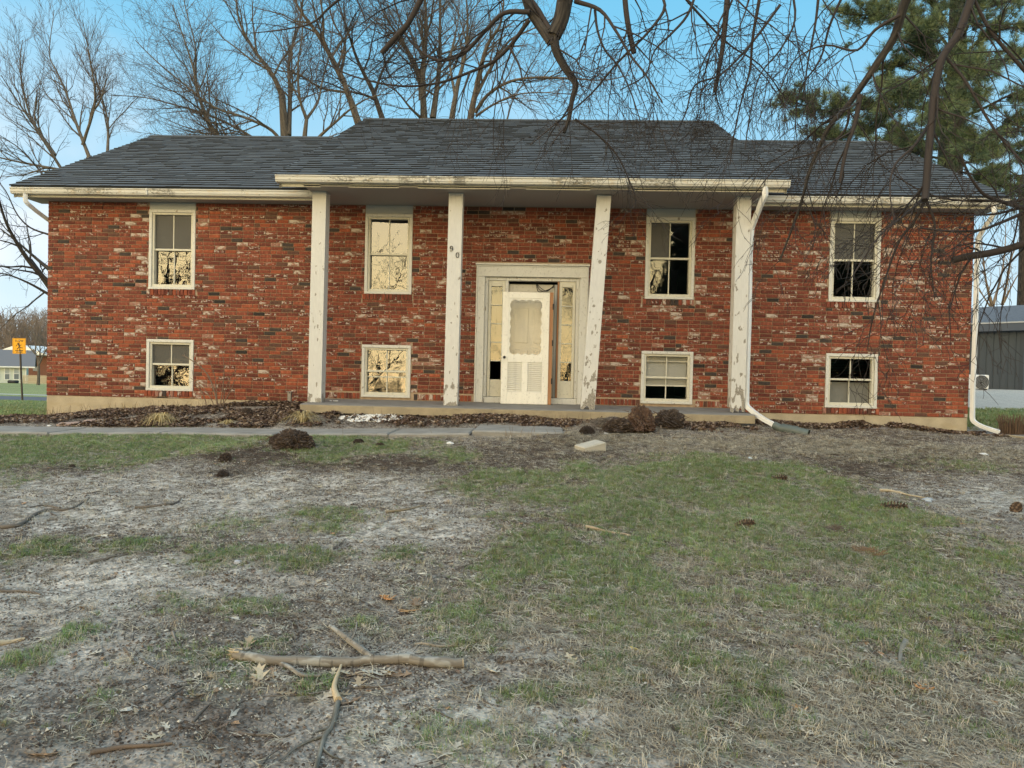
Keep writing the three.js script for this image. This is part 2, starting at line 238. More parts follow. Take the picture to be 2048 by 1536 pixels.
const concrete = (base, k, stain) => std({ roughness: 0.9, map: tex(512, 512, (x, y) => { const a = fbm(x * 8, y * 8, 5, k, 8), b = vn(x * 200, y * 200, k + 3, 200), s = sst(0.55, 0.75, fbm(x * 5, y * 14, 4, k + 7)); return mix3(mul3(base, 0.72 + 0.42 * a + 0.14 * (b - 0.5)), stain, s * 0.45); }, 0.7, 0.7) });
M.path = concrete([0.27, 0.26, 0.235], 101, [0.15, 0.135, 0.115]);
M.slabTop = concrete([0.215, 0.205, 0.185], 111, [0.13, 0.125, 0.115]);
M.foundation = concrete([0.43, 0.365, 0.255], 121, [0.36, 0.29, 0.17]);
// front walk: cast panels
{
  const path = tag(new THREE.Group(), null, null, null, 'structure'); path.name = 'path'; scene.add(path);
  let x = -9.2;
  while (x < -0.45) {
    const w = Math.min(1.55, -0.36 - x), mb = new MB(), t0 = curve(x, YP) + 0.003 + rr(-0.008, 0.008), t1 = curve(x + w, YP) + 0.003 + rr(-0.008, 0.008), a = 0.02, za = 2.2, zb = 3.08;
    const q = (xx, y, z) => V(xx, y, z), X0 = x + 0.006, X1 = x + w - 0.006;
    mb.quad(q(X0 + a, t0, zb - a), q(X1 - a, t1, zb - a), q(X1 - a, t1, za + a), q(X0 + a, t0, za + a));
    mb.quad(q(X0, t0 - a, zb), q(X1, t1 - a, zb), q(X1 - a, t1, zb - a), q(X0 + a, t0, zb - a)); mb.quad(q(X0, t0 - 0.2, zb), q(X1, t1 - 0.2, zb), q(X1, t1 - a, zb), q(X0, t0 - a, zb));
    mb.quad(q(X0 + a, t0, za + a), q(X1 - a, t1, za + a), q(X1, t1 - a, za), q(X0, t0 - a, za)); mb.quad(q(X1, t1 - a, za), q(X1, t1 - a, zb), q(X1 - a, t1, zb - a), q(X1 - a, t1, za + a)); mb.quad(q(X0, t0 - a, zb), q(X0, t0 - a, za), q(X0 + a, t0, za + a), q(X0 + a, t0, zb - a));
    mb.build('slab', M.path, path); x += w;
  }
  new MB().box(-0.34, 0.88, 0.60, 0.797, 1.75, 3.02, 0.02).build('slab', M.path, path);
}
// ------------------------------------------------------------------ the house
const house = thing('brick_house', 'long red brick house with white columned porch and dark shingle roof', 'house');
const XL = -8.30, XR = 7.787, YB = 0.976, YS = 4.44, CRS = 0.0679;
const WIN = [
  { x0: -6.453, x1: -5.615, y0: 2.905, y1: 4.314, up: 1, shade: 'screen', split: 0.5 },
  { x0: -2.582, x1: -1.749, y0: 2.890, y1: 4.286, up: 1, split: 0.5, tilt: 0.6 },
  { x0: 2.298, x1: 3.133, y0: 2.887, y1: 4.292, up: 1, shade: 'screenL', split: 0.5 },
  { x0: 5.407, x1: 6.253, y0: 2.897, y1: 4.320, up: 1, shade: 'screen', split: 0.5 },
  { x0: -6.473, x1: -5.619, y0: 1.105, y1: 2.016, shade: 'screen', split: 0.52, tilt: 1.6 },
  { x0: -2.603, x1: -1.737, y0: 1.080, y1: 1.999, split: 0.5, rail: 1, tilt: 2.2 },
  { x0: 2.271, x1: 3.156, y0: 1.085, y1: 1.993, split: 0.5, rail: 1, shade: 'sheet', tilt: 0.3 },
  { x0: 5.400, x1: 6.269, y0: 1.092, y1: 2.017, split: 0.53, shade: 'low' },
];
const DOOR = { x0: -0.615, x1: 1.333, y0: 1.03, y1: 3.455 };
const openings = WIN.map((w) => ({ x0: w.x0, x1: w.x1, y0: w.y0, y1: w.up ? 5 : w.y1 })).concat([DOOR]);
{ // wall: mortar bed with true openings, bricks set 12 mm proud of it
  const s = new THREE.Shape(); s.moveTo(XL, YB); s.lineTo(XR, YB); s.lineTo(XR, YS + 0.02); s.lineTo(XL, YS + 0.02); s.closePath();
  for (const o of openings) { const h = new THREE.Path(); const t = Math.min(o.y1, YS + 0.01), b = Math.max(o.y0, YB + 0.004); h.moveTo(o.x0 + 0.01, b + 0.01); h.lineTo(o.x0 + 0.01, t - 0.01); h.lineTo(o.x1 - 0.01, t - 0.01); h.lineTo(o.x1 - 0.01, b + 0.01); h.closePath(); s.holes.push(h); }
  const g = new THREE.ExtrudeGeometry(s, { depth: 0.25, bevelEnabled: false }); g.translate(0, 0, -0.262);
  const mortar = std({ roughness: 0.95, map: tex(256, 256, (x, y) => mul3([0.36, 0.27, 0.185], 0.75 + 0.5 * fbm(x * 20, y * 20, 4, 131, 20)), 1, 1) });
  const wall = part('brick_wall', house, g, mortar);
  // atlas of 64 brick faces
  const kinds = [];
  for (let k = 0; k < 64; k++) {
    const v = rnd(); let base;
    if (k < 40) base = mix3([0.100, 0.024, 0.015], [0.225, 0.058, 0.031], v); else if (k < 46) base = mix3([0.245, 0.058, 0.026], [0.29, 0.074, 0.033], v); else if (k < 52) base = mul3([0.035, 0.026, 0.022], 0.7 + 0.9 * v); else if (k < 55) base = [0.10, 0.045, 0.030]; else base = mul3([0.24, 0.115, 0.082], 0.75 + 0.45 * v);
    kinds.push({ base, white: k >= 55 ? rr(0.15, 0.7) : k < 40 && rnd() < 0.34 ? rr(0.02, 0.20) : 0 });
  }
  const atlas = tex(1024, 384, (x, y, i, j) => {
    const cx = Math.floor(i / 128), cy = Math.floor(j / 48), k = cy * 8 + cx, q = kinds[k], lx = (i % 128) / 128, ly = (j % 48) / 48;
    const bark = vn(lx * 11, ly * 1.6, 200 + k), f = fbm(lx * 16, ly * 6, 3, 300 + k), gr = vn(i * 0.9, j * 0.9, 7);
    let c = mul3(q.base, 0.62 + 0.5 * bark * bark + 0.42 * f + 0.14 * (gr - 0.5));
    if (bark > 0.72 && k < 46) c = mix3(c, [0.42, 0.17, 0.105], (bark - 0.72) * 1.8);
    if (q.white) c = mix3(c, [0.48, 0.42, 0.36], sst(0.62 - q.white * 0.35, 0.78 - q.white * 0.3, fbm(lx * 5.5, ly * 2.6, 4, 500 + k)) * 0.85);
    return c;
  });
  atlas.wrapS = atlas.wrapT = THREE.ClampToEdgeWrapping;
  const bm = std({ map: atlas, roughness: 0.9 });
  const addBrick = (mb, x0, x1, y0, y1, zf, k) => {
    const b = 0.0035, u0 = (k % 8) / 8 + 0.004, v0 = Math.floor(k / 8) / 8 + 0.006, du = 0.117 * clamp((x1 - x0) / 0.193, 0.1, 1), dv = 0.113;
    const U = (x, y) => [u0 + du * clamp((x - x0) / (x1 - x0)), v0 + dv * clamp((y - y0) / (y1 - y0))];
    const Q = (...p) => mb.quad(...p, p.map((q) => U(q.x, q.y)));
    const a = V(x0 + b, y0 + b, zf), c = V(x1 - b, y0 + b, zf), d = V(x1 - b, y1 - b, zf), e = V(x0 + b, y1 - b, zf);
    const A = V(x0, y0, zf - b), B = V(x1, y0, zf - b), D = V(x1, y1, zf - b), E = V(x0, y1, zf - b), w = (q) => V(q.x, q.y, -0.02);
    Q(a, c, d, e); Q(A, B, c, a); Q(B, D, d, c); Q(D, E, e, d); Q(E, A, a, e);
    Q(w(A), w(B), B, A); Q(w(B), w(D), D, B); Q(w(D), w(E), E, D); Q(w(E), w(A), A, E);
  };
  const cell = (x, y) => {
    let d = 9; for (const w of WIN) { const dx = Math.max(w.x0 - x, x - w.x1, 0), dy = Math.max(w.y0 - 0.12 - y, y - w.y1 - 0.05, 0); d = Math.min(d, Math.hypot(dx, dy * 1.6)); }
    const wash = 0.022 + 0.24 * sst(0.75, 0.1, d) * sst(0.25, 0.6, fbm(x * 2.2, y * 2.2, 3, 141)) + 0.04 * sst(0.55, 0.75, fbm(x * 0.8, y * 0.9, 3, 142));
    const v = rnd(); if (v < wash) return 55 + ri(9); if (v < wash + 0.028 + 0.05 * sst(0.55, 0.72, fbm(x * 0.7, y * 0.8, 3, 143))) return 46 + ri(6); if (v < wash + 0.085) return 52 + ri(3);
    const or = 0.03 + 0.12 * sst(2.6, 1.2, y) + 0.08 * sst(-2, -7, x); if (v > 1 - or) return 40 + ri(6); return ri(40);
  };
  const free = openings.map((o) => ({ ...o }));
  for (const w of WIN) if (w.up || w.x0 < -6 || w.x0 > 5) free.push({ x0: w.x0 - 0.03, x1: w.x1 + 0.03, y0: w.y0 - 0.105, y1: w.y0 + 0.002, rowlock: 1 });
  free.push({ x0: -3.3, x1: 3.62, y0: 0.9, y1: 1.048 }, { x0: -3.3, x1: 3.62, y0: 1.045, y1: 1.152, rowlock: 1 });
  const bricks = [];
  const cut = (b, i) => {
    if (b.x1 - b.x0 < 0.02 || b.y1 - b.y0 < 0.018) return;
    for (; i < free.length; i++) { const o = free[i]; if (b.x1 > o.x0 && b.x0 < o.x1 && b.y1 > o.y0 && b.y0 < o.y1) {
      if (b.x0 < o.x0) cut({ ...b, x1: o.x0 - 0.006 }, i + 1); if (b.x1 > o.x1) cut({ ...b, x0: o.x1 + 0.006 }, i + 1);
      const m = { ...b, x0: Math.max(b.x0, o.x0 + 0.002), x1: Math.min(b.x1, o.x1 - 0.002) };
      if (b.y0 < o.y0) cut({ ...m, y1: o.y0 - 0.006 }, i + 1); if (b.y1 > o.y1) cut({ ...m, y0: o.y1 + 0.006 }, i + 1); return; } }
    bricks.push(b);
  };
  for (let k = 0; YB + (k + 1) * CRS < YS + 0.01; k++) {
    let x = XL - (k % 2) * 0.1017 - rr(0, 0.02); const y = YB + k * CRS;
    while (x < XR) { const w = rnd() < 0.05 ? 0.0917 : 0.1935; cut({ x0: Math.max(XL, x), x1: Math.min(XR, x + w), y0: y, y1: y + 0.0585, zf: rr(-0.0015, 0.0012) }, 0); x += w + 0.0095; }
  }
  for (const o of free) if (o.rowlock) for (let x = o.x0; x < o.x1 - 0.03; x += 0.0679) {
    const b = { x0: x, x1: x + 0.058, y0: o.y0 + 0.003, y1: o.y1 - 0.004, zf: o.y0 > 1.04 && o.y0 < 1.05 ? rr(-0.001, 0.002) : rr(0.010, 0.013), row: 1 };
    if (!openings.some((w) => b.x1 > w.x0 && b.x0 < w.x1 && b.y1 > w.y0 + 0.01 && b.y0 < w.y1)) bricks.push(b);
  }
  // the 300 that show largest, each a mesh of its own
  const sizeOf = (b) => { const v = V((b.x0 + b.x1) / 2, (b.y0 + b.y1) / 2, 0).sub(camera.position).applyQuaternion(camera.quaternion.clone().invert()); return (b.row || b.x1 - b.x0 < 0.19 || b.y1 - b.y0 < 0.058 ? 0 : 1) / -v.z; };
  bricks.forEach((b) => { b.s = sizeOf(b); }); bricks.sort((a, b) => b.s - a.s);
  const rest = new MB(), variant = new Map();
  bricks.forEach((b, i) => {
    const k = cell((b.x0 + b.x1) / 2, (b.y0 + b.y1) / 2);
    if (i < 300) {
      if (!variant.has(k)) { const mb = new MB(); addBrick(mb, -0.09675, 0.09675, -0.02925, 0.02925, 0, k); variant.set(k, mb.geo()); }
      part('brick', wall, variant.get(k), bm).position.set(b.x0 + 0.09675, b.y0 + 0.02925, b.zf);
    } else addBrick(rest, b.x0, b.x1, b.y0, b.y1, b.zf, k);
  });
  tag(rest.build('brick', bm, wall), null, null, null, 'stuff');
  // side and rear walls
  const course = std({ roughness: 0.92, map: tex(256, 256, (x, y) => { const r = Math.floor(y * 12), fx = (x * 4 + (r % 2) * 0.5) % 1, fy = (y * 12) % 1, k = Math.floor(x * 4 + (r % 2) * 0.5); if (fx < 0.05 || fy < 0.15) return [0.33, 0.24, 0.16]; return mul3([0.21, 0.045, 0.02], 0.6 + 0.9 * h2(k % 4, r, 3)); }, 1 / 0.814, 1 / 0.815) });
  const sw = new MB(); sw.box(XL, XL + 0.2, YB, YS, -8, -0.264); sw.box(XR - 0.2, XR, YB, YS, -8, -0.264); sw.box(XL + 0.2, XR - 0.2, YB, YS, -8, -7.8); sw.build('side_wall', course, house);
  const f = new MB(); f.box(XL, XR, 0.2, YB - 0.002, -8, -0.008, 0.006); f.build('foundation', M.foundation, house);
  const rm = new MB(); rm.box(XL + 0.21, XR - 0.21, 2.12, 2.36, -7.7, -2.2); rm.box(XL + 0.21, -0.75, 2.12, 2.36, -2.2, -0.27); rm.box(1.45, XR - 0.21, 2.12, 2.36, -2.2, -0.27);
  rm.box(XL + 0.21, XR - 0.21, 4.46, 4.56, -7.7, -0.27); rm.box(XL + 0.21, XR - 0.21, 0.98, 1.02, -7.7, -0.27); rm.box(XL + 0.21, XR - 0.21, 1.02, 4.46, -7.75, -7.6); rm.box(-0.85, -0.75, 1.02, 4.46, -7.6, -0.27); rm.box(1.45, 1.55, 1.02, 4.46, -7.6, -0.27);
  rm.box(-4.3, -4.2, 1.02, 4.46, -7.6, -0.27); rm.box(4.2, 4.3, 1.02, 4.46, -7.6, -0.27);
  rm.build('interior', M.room, house);
}
{ // windows: casing, two sashes, muntins, panes; the blank panel over the upper ones
  for (const w of WIN) {
    const g = sub('window', house), { x0, x1, y0, y1 } = w, cw = 0.052, iw = 0.036;
    const c = new MB(); c.box(x0, x1, y0, y0 + cw * 0.8, -0.14, 0.016, 0.004); c.box(x0, x1, y1 - cw, y1, -0.14, 0.012, 0.004); c.box(x0, x0 + cw, y0 + cw * 0.8, y1 - cw, -0.14, 0.010, 0.004); c.box(x1 - cw, x1, y0 + cw * 0.8, y1 - cw, -0.14, 0.010, 0.004);
    c.build('casing', M.casing, g);
    const a0 = x0 + cw, a1 = x1 - cw, b0 = y0 + cw * 0.8, b1 = y1 - cw;
    const f = new MB(); f.box(a0, a1, b0, b0 + iw * 1.3, -0.10, -0.012, 0.003); f.box(a0, a1, b1 - iw, b1, -0.10, -0.014, 0.003); f.box(a0, a0 + iw, b0 + iw * 1.3, b1 - iw, -0.10, -0.016, 0.003); f.box(a1 - iw, a1, b0 + iw * 1.3, b1 - iw, -0.10, -0.016, 0.003);
    f.build('frame', M.trim, g);
    const c0 = a0 + iw, c1 = a1 - iw, d0 = b0 + iw * 1.3, d1 = b1 - iw, ym = lerp(d0, d1, w.split), xm = (c0 + c1) / 2;
    const r = new MB(); r.box(c0, c1, ym - 0.017, ym + 0.017, -0.085, -0.035, 0.003); r.build('meeting_rail', M.trim, g);
    if (w.rail) { const k = w.x0 > 0 ? [ym - 0.14, d1 - 0.085] : [ym - 0.10]; for (const y of k) { const m = new MB(); m.box(c0, c1, y - 0.011, y + 0.011, -0.115, -0.088, 0.002); m.build('sash_rail', M.trim, g); } }
    const sw = 0.009;
    for (const [lo, hi, zz] of [[ym + 0.017, d1, -0.062], [d0, ym - 0.017, -0.092]]) {
      const m = new MB(); m.box(xm - sw, xm + sw, lo, hi, zz - 0.02, zz + 0.012, 0.002); m.build('muntin', M.trim, g);
      for (const [p, q] of [[c0, xm - sw], [xm + sw, c1]]) {
        const pg = new THREE.PlaneGeometry(q - p, hi - lo, 1, 1), pane = part('pane', g, pg, M.glass); pane.position.set((p + q) / 2, (lo + hi) / 2, zz);
        pane.rotation.set(-THREE.MathUtils.degToRad((w.tilt || 0) + rr(-0.25, 0.25)), THREE.MathUtils.degToRad(rr(-0.3, 0.3)), 0);
      }
    }
    const sheet = (name, mat, p0, p1, q0, q1, z) => { const m = new MB(); m.box(p0, p1, q0, q1, z - 0.004, z); m.build(name, mat, g); };
    if (w.shade === 'screen') sheet('insect_screen', M.screen, c0, c1, ym + 0.017, d1, -0.0555);
    if (w.shade === 'screenL') sheet('insect_screen', M.screen, c0, xm - 0.009, ym + 0.017, d1, -0.0555);
    if (w.shade === 'sheet') { sheet('curtain', M.shade, c0, c1, ym - 0.13, d1, -0.13); }
    if (w.shade === 'low') sheet('blind', M.blind, c0, c1, d0, ym - 0.05, -0.13);
    if (w.up) { const m = new MB(); m.box(x0 + 0.004, x1 - 0.004, y1 + 0.003, YS - 0.001, -0.10, -0.006, 0.003); m.build('header_panel', M.panel, g); }
  }
}
{ // entrance: surround, two sidelights of five panes, the panelled door
  const { x0, x1, y1 } = DOOR, yb = 1.04;
  const s = new MB(); s.box(x0, x0 + 0.155, yb, y1 - 0.23, -0.12, 0.03, 0.006); s.box(x1 - 0.155, x1, yb, y1 - 0.23, -0.12, 0.03, 0.006); s.box(x0, x1, y1 - 0.23, y1 - 0.035, -0.12, 0.032, 0.006); s.box(x0 - 0.015, x1 + 0.015, y1 - 0.034, y1, -0.12, 0.06, 0.008);
  s.box(x0 + 0.012, x0 + 0.03, yb, y1 - 0.05, 0.031, 0.042, 0.004); s.box(x1 - 0.03, x1 - 0.012, yb, y1 - 0.05, 0.031, 0.042, 0.004); s.box(x0 + 0.03, x1 - 0.03, y1 - 0.06, y1 - 0.042, 0.033, 0.043, 0.004);
  s.box(x0 + 0.156, x0 + 0.21, yb + 0.1, y1 - 0.235, -0.17, -0.02, 0.004); s.box(x1 - 0.21, x1 - 0.156, yb + 0.1, y1 - 0.235, -0.17, -0.02, 0.004); s.box(x0 + 0.211, x1 - 0.211, y1 - 0.29, y1 - 0.236, -0.17, -0.022, 0.004);
  s.box(x0 + 0.156, x1 - 0.156, yb - 0.03, yb + 0.095, -0.2, -0.01, 0.008); s.build('entrance_surround', M.casing, house);
  const sl = (p0, p1) => {
    const g = sub('sidelight', house), ya = yb + 0.1, yt = y1 - 0.29, w = 0.05, lo = ya + 0.30, hi = yt - 0.10, f = new MB();
    f.box(p0, p0 + w, ya, yt, -0.14, -0.045, 0.004); f.box(p1 - w, p1, ya, yt, -0.14, -0.045, 0.004); f.box(p0 + w, p1 - w, ya, lo, -0.14, -0.06, 0.004); f.box(p0 + w, p1 - w, hi, yt, -0.14, -0.046, 0.004); f.build('frame', M.trim, g);
    const h = (hi - lo) / 5;
    for (let i = 0; i < 5; i++) {
      if (i) { const m = new MB(); m.box(p0 + w, p1 - w, lo + i * h - 0.008, lo + i * h + 0.008, -0.11, -0.06, 0.002); m.build('muntin', M.trim, g); }
      if (i === 0 && p0 < 0) continue;                          // the lowest pane on this side is gone
      const pane = part('pane', g, new THREE.PlaneGeometry(p1 - p0 - 2 * w, h - 0.016), M.glass); pane.position.set((p0 + p1) / 2, lo + (i + 0.5) * h, -0.085); pane.rotation.set(THREE.MathUtils.degToRad(-rr(0.8, 1.8)), THREE.MathUtils.degToRad(rr(-0.5, 0.5)), 0);
    }
  };
  sl(x0 + 0.215, x0 + 0.505); sl(x1 - 0.50, x1 - 0.215);
  const jl = x0 + 0.507, jr = x1 - 0.503;
  const j = new MB(); j.box(jl, jl + 0.055, yb + 0.1, y1 - 0.29, -0.17, -0.03, 0.004); j.build('door_jamb', M.casing, house);
  const j2 = new MB(); j2.box(jr - 0.028, jr, yb + 0.1, y1 - 0.292, -0.17, -0.025, 0.003); j2.build('bare_jamb', M.bareWood, house); const j3 = new MB(); j3.box(jr - 0.075, jr - 0.034, yb + 0.1, y1 - 0.34, -0.18, -0.10, 0.003); j3.build('jamb_stop', M.panel, house);
  const d = sub('front_door', house), a = jl + 0.06, b = jr - 0.08, yd0 = yb + 0.1, yd1 = y1 - 0.335, mb = new MB();
  const doorPaint = std({ map: paintTex([0.50, 0.48, 0.42], 0.85, 43), roughness: 0.35 });
  mb.box(a, b, yd0, yd1, -0.20, -0.155, 0.004); mb.build('door_leaf', doorPaint, d);
  const wmid = (a + b) / 2;
  for (const [p, q] of [[a + 0.1, wmid - 0.05], [wmid + 0.05, b - 0.1]]) for (const [u, v] of [[yd1 - 0.32, yd1 - 0.12], [yd0 + 0.95, yd1 - 0.42], [yd0 + 0.2, yd0 + 0.83]]) { const r = new MB(); r.box(p, q, u, v, -0.1545, -0.142, 0.012); r.build('door_panel', doorPaint, d); }
  const cb = new MB(); for (let i = 0; i < 3; i++) cb.tube(smooth([V(0.42, yd1 + 0.02, -0.12), V(0.47 + i * 0.02, yd1 - 0.13 + i * 0.03, -0.10), V(0.56 + i * 0.03, yd1 - 0.12, -0.09), V(jr - 0.09, yd1 - 0.05 + i * 0.02, -0.09)], 5), 0.006, 5); cb.build('loose_weatherstrip', M.dark, house);
}
{ // porch slab and its four columns
  const s = new MB(); s.box(-3.27, 3.885, 0.855, 1.0, 0.0, 1.24, 0.012); const g = s.geo(), p = g.attributes.position; for (let i = 0; i < p.count; i++) if (p.getY(i) > 0.97) p.setY(i, p.getY(i) + 0.038 * (1 - p.getZ(i) / 1.24)); part('porch_slab', house, g, M.slabTop);
  const sf = new MB(); sf.box(-3.262, 3.878, 0.862, 0.984, 1.236, 1.244, 0.003); sf.build('slab_face', concrete([0.36, 0.30, 0.20], 117, [0.22, 0.19, 0.13]), house);
  const ft = new MB(); ft.box(-3.1, 3.7, 0.5, 0.853, 0.0, 1.05); ft.build('porch_footing', M.foundation, house);
  // each column its own paint: hairline streaks, flaked to grey wood in scabs, most at the foot
  const colPaint = (k, wear) => std({ roughness: 0.62, map: (() => { const t = tex(128, 1024, (x, y) => {
    const g = fbm(x * 9, y * 40, 4, k), st = vn(x * 40, y * 14, k + 2), s = vn(x * 30, y * 340, k + 3), w = fbm(x * 5, y * 34, 5, k + 5) + 0.55 * wear * Math.exp(-y * 3.5 / 0.22) + 0.12 * wear * Math.exp(-y * 3.5 / 1.1);
    let c = mul3([0.60, 0.60, 0.58], 0.90 + 0.14 * g + 0.05 * (st - 0.5)); if (st > 0.80 && g > 0.5) c = mul3(c, 0.86);
    return mix3(c, mul3([0.27, 0.25, 0.215], 0.55 + 0.8 * s), sst(0.755, 0.78, w + 0.05 * (s - 0.5)));
  }, 1 / 0.26, 1 / 3.5); t.offset.set(0.5, 0); return t; })() });
  const column = (bx, bz, tx, tz, mat, ragged, y0) => {
    const h = YS - 0.012 - y0, w = 0.11, c = sub('column', house), core = new MB();
    const b = ragged;   // rotted off at the foot
    core.box(-w, w, b ? 0.075 : 0.0, h, -0.225, -0.022, 0.006);
    core.build('shaft', mat, c);
    const sh = new THREE.Shape(); sh.moveTo(-w, h); sh.lineTo(-w, 0.012); const n = 14;
    for (let i = 0; i <= n; i++) { const x = -w + 2 * w * i / n; const v = b === 2 ? (i > 3 && i < 9 ? 0.055 * Math.sin((i - 3) / 6 * Math.PI) + rr(0, 0.02) : rr(0, 0.012)) : b === 1 ? (i > 3 && i < 6 ? 0.09 + rr(0, 0.03) : i > 8 && i < 12 ? 0.06 + rr(0, 0.05) : rr(0, 0.03)) : rr(0, 0.004); sh.lineTo(x, v); }
    sh.lineTo(w, h); sh.closePath();
    const fg = new THREE.ExtrudeGeometry(sh, { depth: 0.018, bevelEnabled: true, bevelSize: 0.003, bevelThickness: 0.003, bevelSegments: 1 }); fg.translate(0, 0, -0.0215); part('face_board', c, fg, mat);
    c.position.set(bx, y0, bz); const dir = V(tx - bx, h, tz - bz).normalize(); c.quaternion.setFromUnitVectors(V(0, 1, 0), dir);
    const cap = new MB(); cap.box(-w - 0.012, w + 0.012, h + 0.0, h + 0.010, -0.235, 0.012, 0.003); cap.build('cap', M.panel, c);
    return c;
  };
  column(-3.135, 0.935, -3.11, 0.935, colPaint(701, 0.5), 0, 1.012);
  const c2 = column(-0.905, 0.935, -0.885, 0.935, colPaint(731, 0.45), 0, 1.012);
  column(1.305, 1.02, 1.492, 0.935, colPaint(761, 0.75), 2, 1.008);
  column(3.685, 0.935, 3.70, 0.935, colPaint(791, 0.75), 1, 1.012);
  const font = await new FontLoader().loadAsync('fonts/droid/droid_serif_regular.typeface.json');
  for (const [ch, u, v] of [['9', 901, 497], ['0', 913, 510]]) { const q = at(u, v, 0.945).sub(c2.position), tg = new TextGeometry(ch, { font, size: 0.085, depth: 0.008, curveSegments: 6 }); tg.center(); const m = part('house_number', c2, tg, M.dark); m.position.set(q.x, q.y, 0.009); }
}
// ------------------------------------------------------------------ roof, gutters, downspouts
{
  const slate = tex(256, 256, (x, y) => { const a = vn(x * 128, y * 128, 151, 128), b = fbm(x * 6, y * 6, 3, 152, 6); return mul3([0.60, 0.62, 0.64], 0.62 + 0.5 * a * 0.7 + 0.35 * b); }, 1 / 0.8, 1 / 0.8);
  const tones = [[0.063, 0.070, 0.078], [0.058, 0.064, 0.072], [0.071, 0.079, 0.087], [0.053, 0.059, 0.067], [0.067, 0.075, 0.082], [0.061, 0.069, 0.078]].map((t) => mul3(t, 1.95));
  const mats = tones.map((t) => std({ color: C(...t), vertexColors: true, map: slate, roughness: 0.88 }));
  const rm = std({ vertexColors: true, map: slate, roughness: 0.88 });
  const roof = sub('roof', house), EX = 0.16;
  const MAIN = { e: V(0, 4.60, 0.44), r: V(0, 6.872, -4.0) }, CEN = { e: V(0, 4.595, 1.34), r: V(0, 7.30, -4.0) };
  const deck = new MB();
  const slab = (q, xa, xb, t) => { const back = V(0, q.e.y, 2 * q.r.z - q.e.z); for (const [a, b] of [[q.e, q.r], [q.r, back]]) { deck.quad(V(xa, a.y, a.z), V(xb, a.y, a.z), V(xb, b.y, b.z), V(xa, b.y, b.z)); deck.quad(V(xa, a.y - t, a.z), V(xa, b.y - t, b.z), V(xb, b.y - t, b.z), V(xb, a.y - t, a.z)); deck.quad(V(xa, a.y - t, a.z), V(xa, a.y, a.z), V(xa, b.y, b.z), V(xa, b.y - t, b.z)); deck.quad(V(xb, a.y - t, a.z), V(xb, b.y - t, b.z), V(xb, b.y, b.z), V(xb, a.y, a.z)); } deck.quad(V(xa, q.e.y - t, q.e.z), V(xb, q.e.y - t, q.e.z), V(xb, q.e.y, q.e.z), V(xa, q.e.y, q.e.z)); };
  slab(MAIN, -8.66, 8.08, 0.06); slab(CEN, -3.66, 4.26, 0.07);
  deck.build('deck', flat(0.05, 0.06, 0.07, 0.9), roof);
  const all = [];
  const course = (q, xa, xb, id) => {
    const up = q.r.clone().sub(q.e), L = up.length(); up.normalize(); const n = V(1, 0, 0).cross(up).multiplyScalar(-1); if (n.y < 0) n.multiplyScalar(-1);
    for (let i = 0; i * EX < L - 0.02; i++) { let x = xa - rr(0, 0.25); while (x < xb) { const w = pick([0.14, 0.19, 0.24, 0.30, 0.36]); const a = Math.max(x, xa), b = Math.min(x + w, xb); if (b - a > 0.03) all.push({ x: (a + b) / 2, w: b - a, full: Math.abs(b - a - w) < 1e-6, s: i * EX - (i ? 0 : 0.02) - rr(0, 0.006), h: Math.min(EX * 1.12, L - i * EX), t: rnd() < 0.4 ? 0.025 : 0.018, q, up, n, k: ri(6), o: q.e }); x += w + 0.004; } }
  };
  course(MAIN, -8.67, -2.4, 0); course(MAIN, 3.0, 8.09, 1); course(CEN, -3.67, 4.27, 2);
  const sh = (mb, w, h, t, f) => { // one shingle: x along, s up the slope, n out of the roof
    const a = f(-w / 2, 0, 0), b = f(w / 2, 0, 0), c = f(w / 2, 0, t), d = f(-w / 2, 0, t), e = f(w / 2, h, 0.003), g = f(-w / 2, h, 0.003), E = f(w / 2, h, 0), G = f(-w / 2, h, 0);
    const U = (p, q) => [p, q]; const k0 = mb.col || [1, 1, 1]; mb.quad(d, c, e, g, [U(-w / 2, 0), U(w / 2, 0), U(w / 2, h), U(-w / 2, h)]); mb.col = mul3(k0, 0.22); mb.quad(a, b, c, d, [U(-w / 2, 0), U(w / 2, 0), U(w / 2, 0.01), U(-w / 2, 0.01)]); mb.quad(b, E, e, c, [U(0, 0), U(0.1, 0), U(0.1, 0.01), U(0, 0.01)]); mb.quad(G, a, d, g, [U(0, 0), U(0.1, 0), U(0.1, 0.01), U(0, 0.01)]); mb.col = k0;  // edge faces darkened: black cut asphalt, plus the undercut shadow line painted in
  };
  for (const s of all) { const p = s.o.clone().addScaledVector(s.up, s.s); p.x = s.x; s.p = p; s.size = s.full && s.w > 0.2 && s.h > 0.15 ? (s.w / 0.36) * s.t * 40 / camera.position.distanceTo(p) : 0; }
  all.sort((a, b) => b.size - a.size);
  const rest = new MB(); rest.useCol = true; const geos = new Map();
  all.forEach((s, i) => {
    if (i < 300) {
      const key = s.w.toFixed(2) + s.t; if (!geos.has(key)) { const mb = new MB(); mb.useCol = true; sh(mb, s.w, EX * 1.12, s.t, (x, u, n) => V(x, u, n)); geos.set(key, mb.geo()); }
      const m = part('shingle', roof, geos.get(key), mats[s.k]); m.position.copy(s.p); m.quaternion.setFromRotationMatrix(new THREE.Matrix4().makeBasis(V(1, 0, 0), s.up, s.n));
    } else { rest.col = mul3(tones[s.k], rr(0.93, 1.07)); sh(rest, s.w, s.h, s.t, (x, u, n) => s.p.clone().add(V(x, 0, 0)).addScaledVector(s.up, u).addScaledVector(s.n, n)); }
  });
  tag(rest.build('shingle', rm, roof), null, null, null, 'stuff');
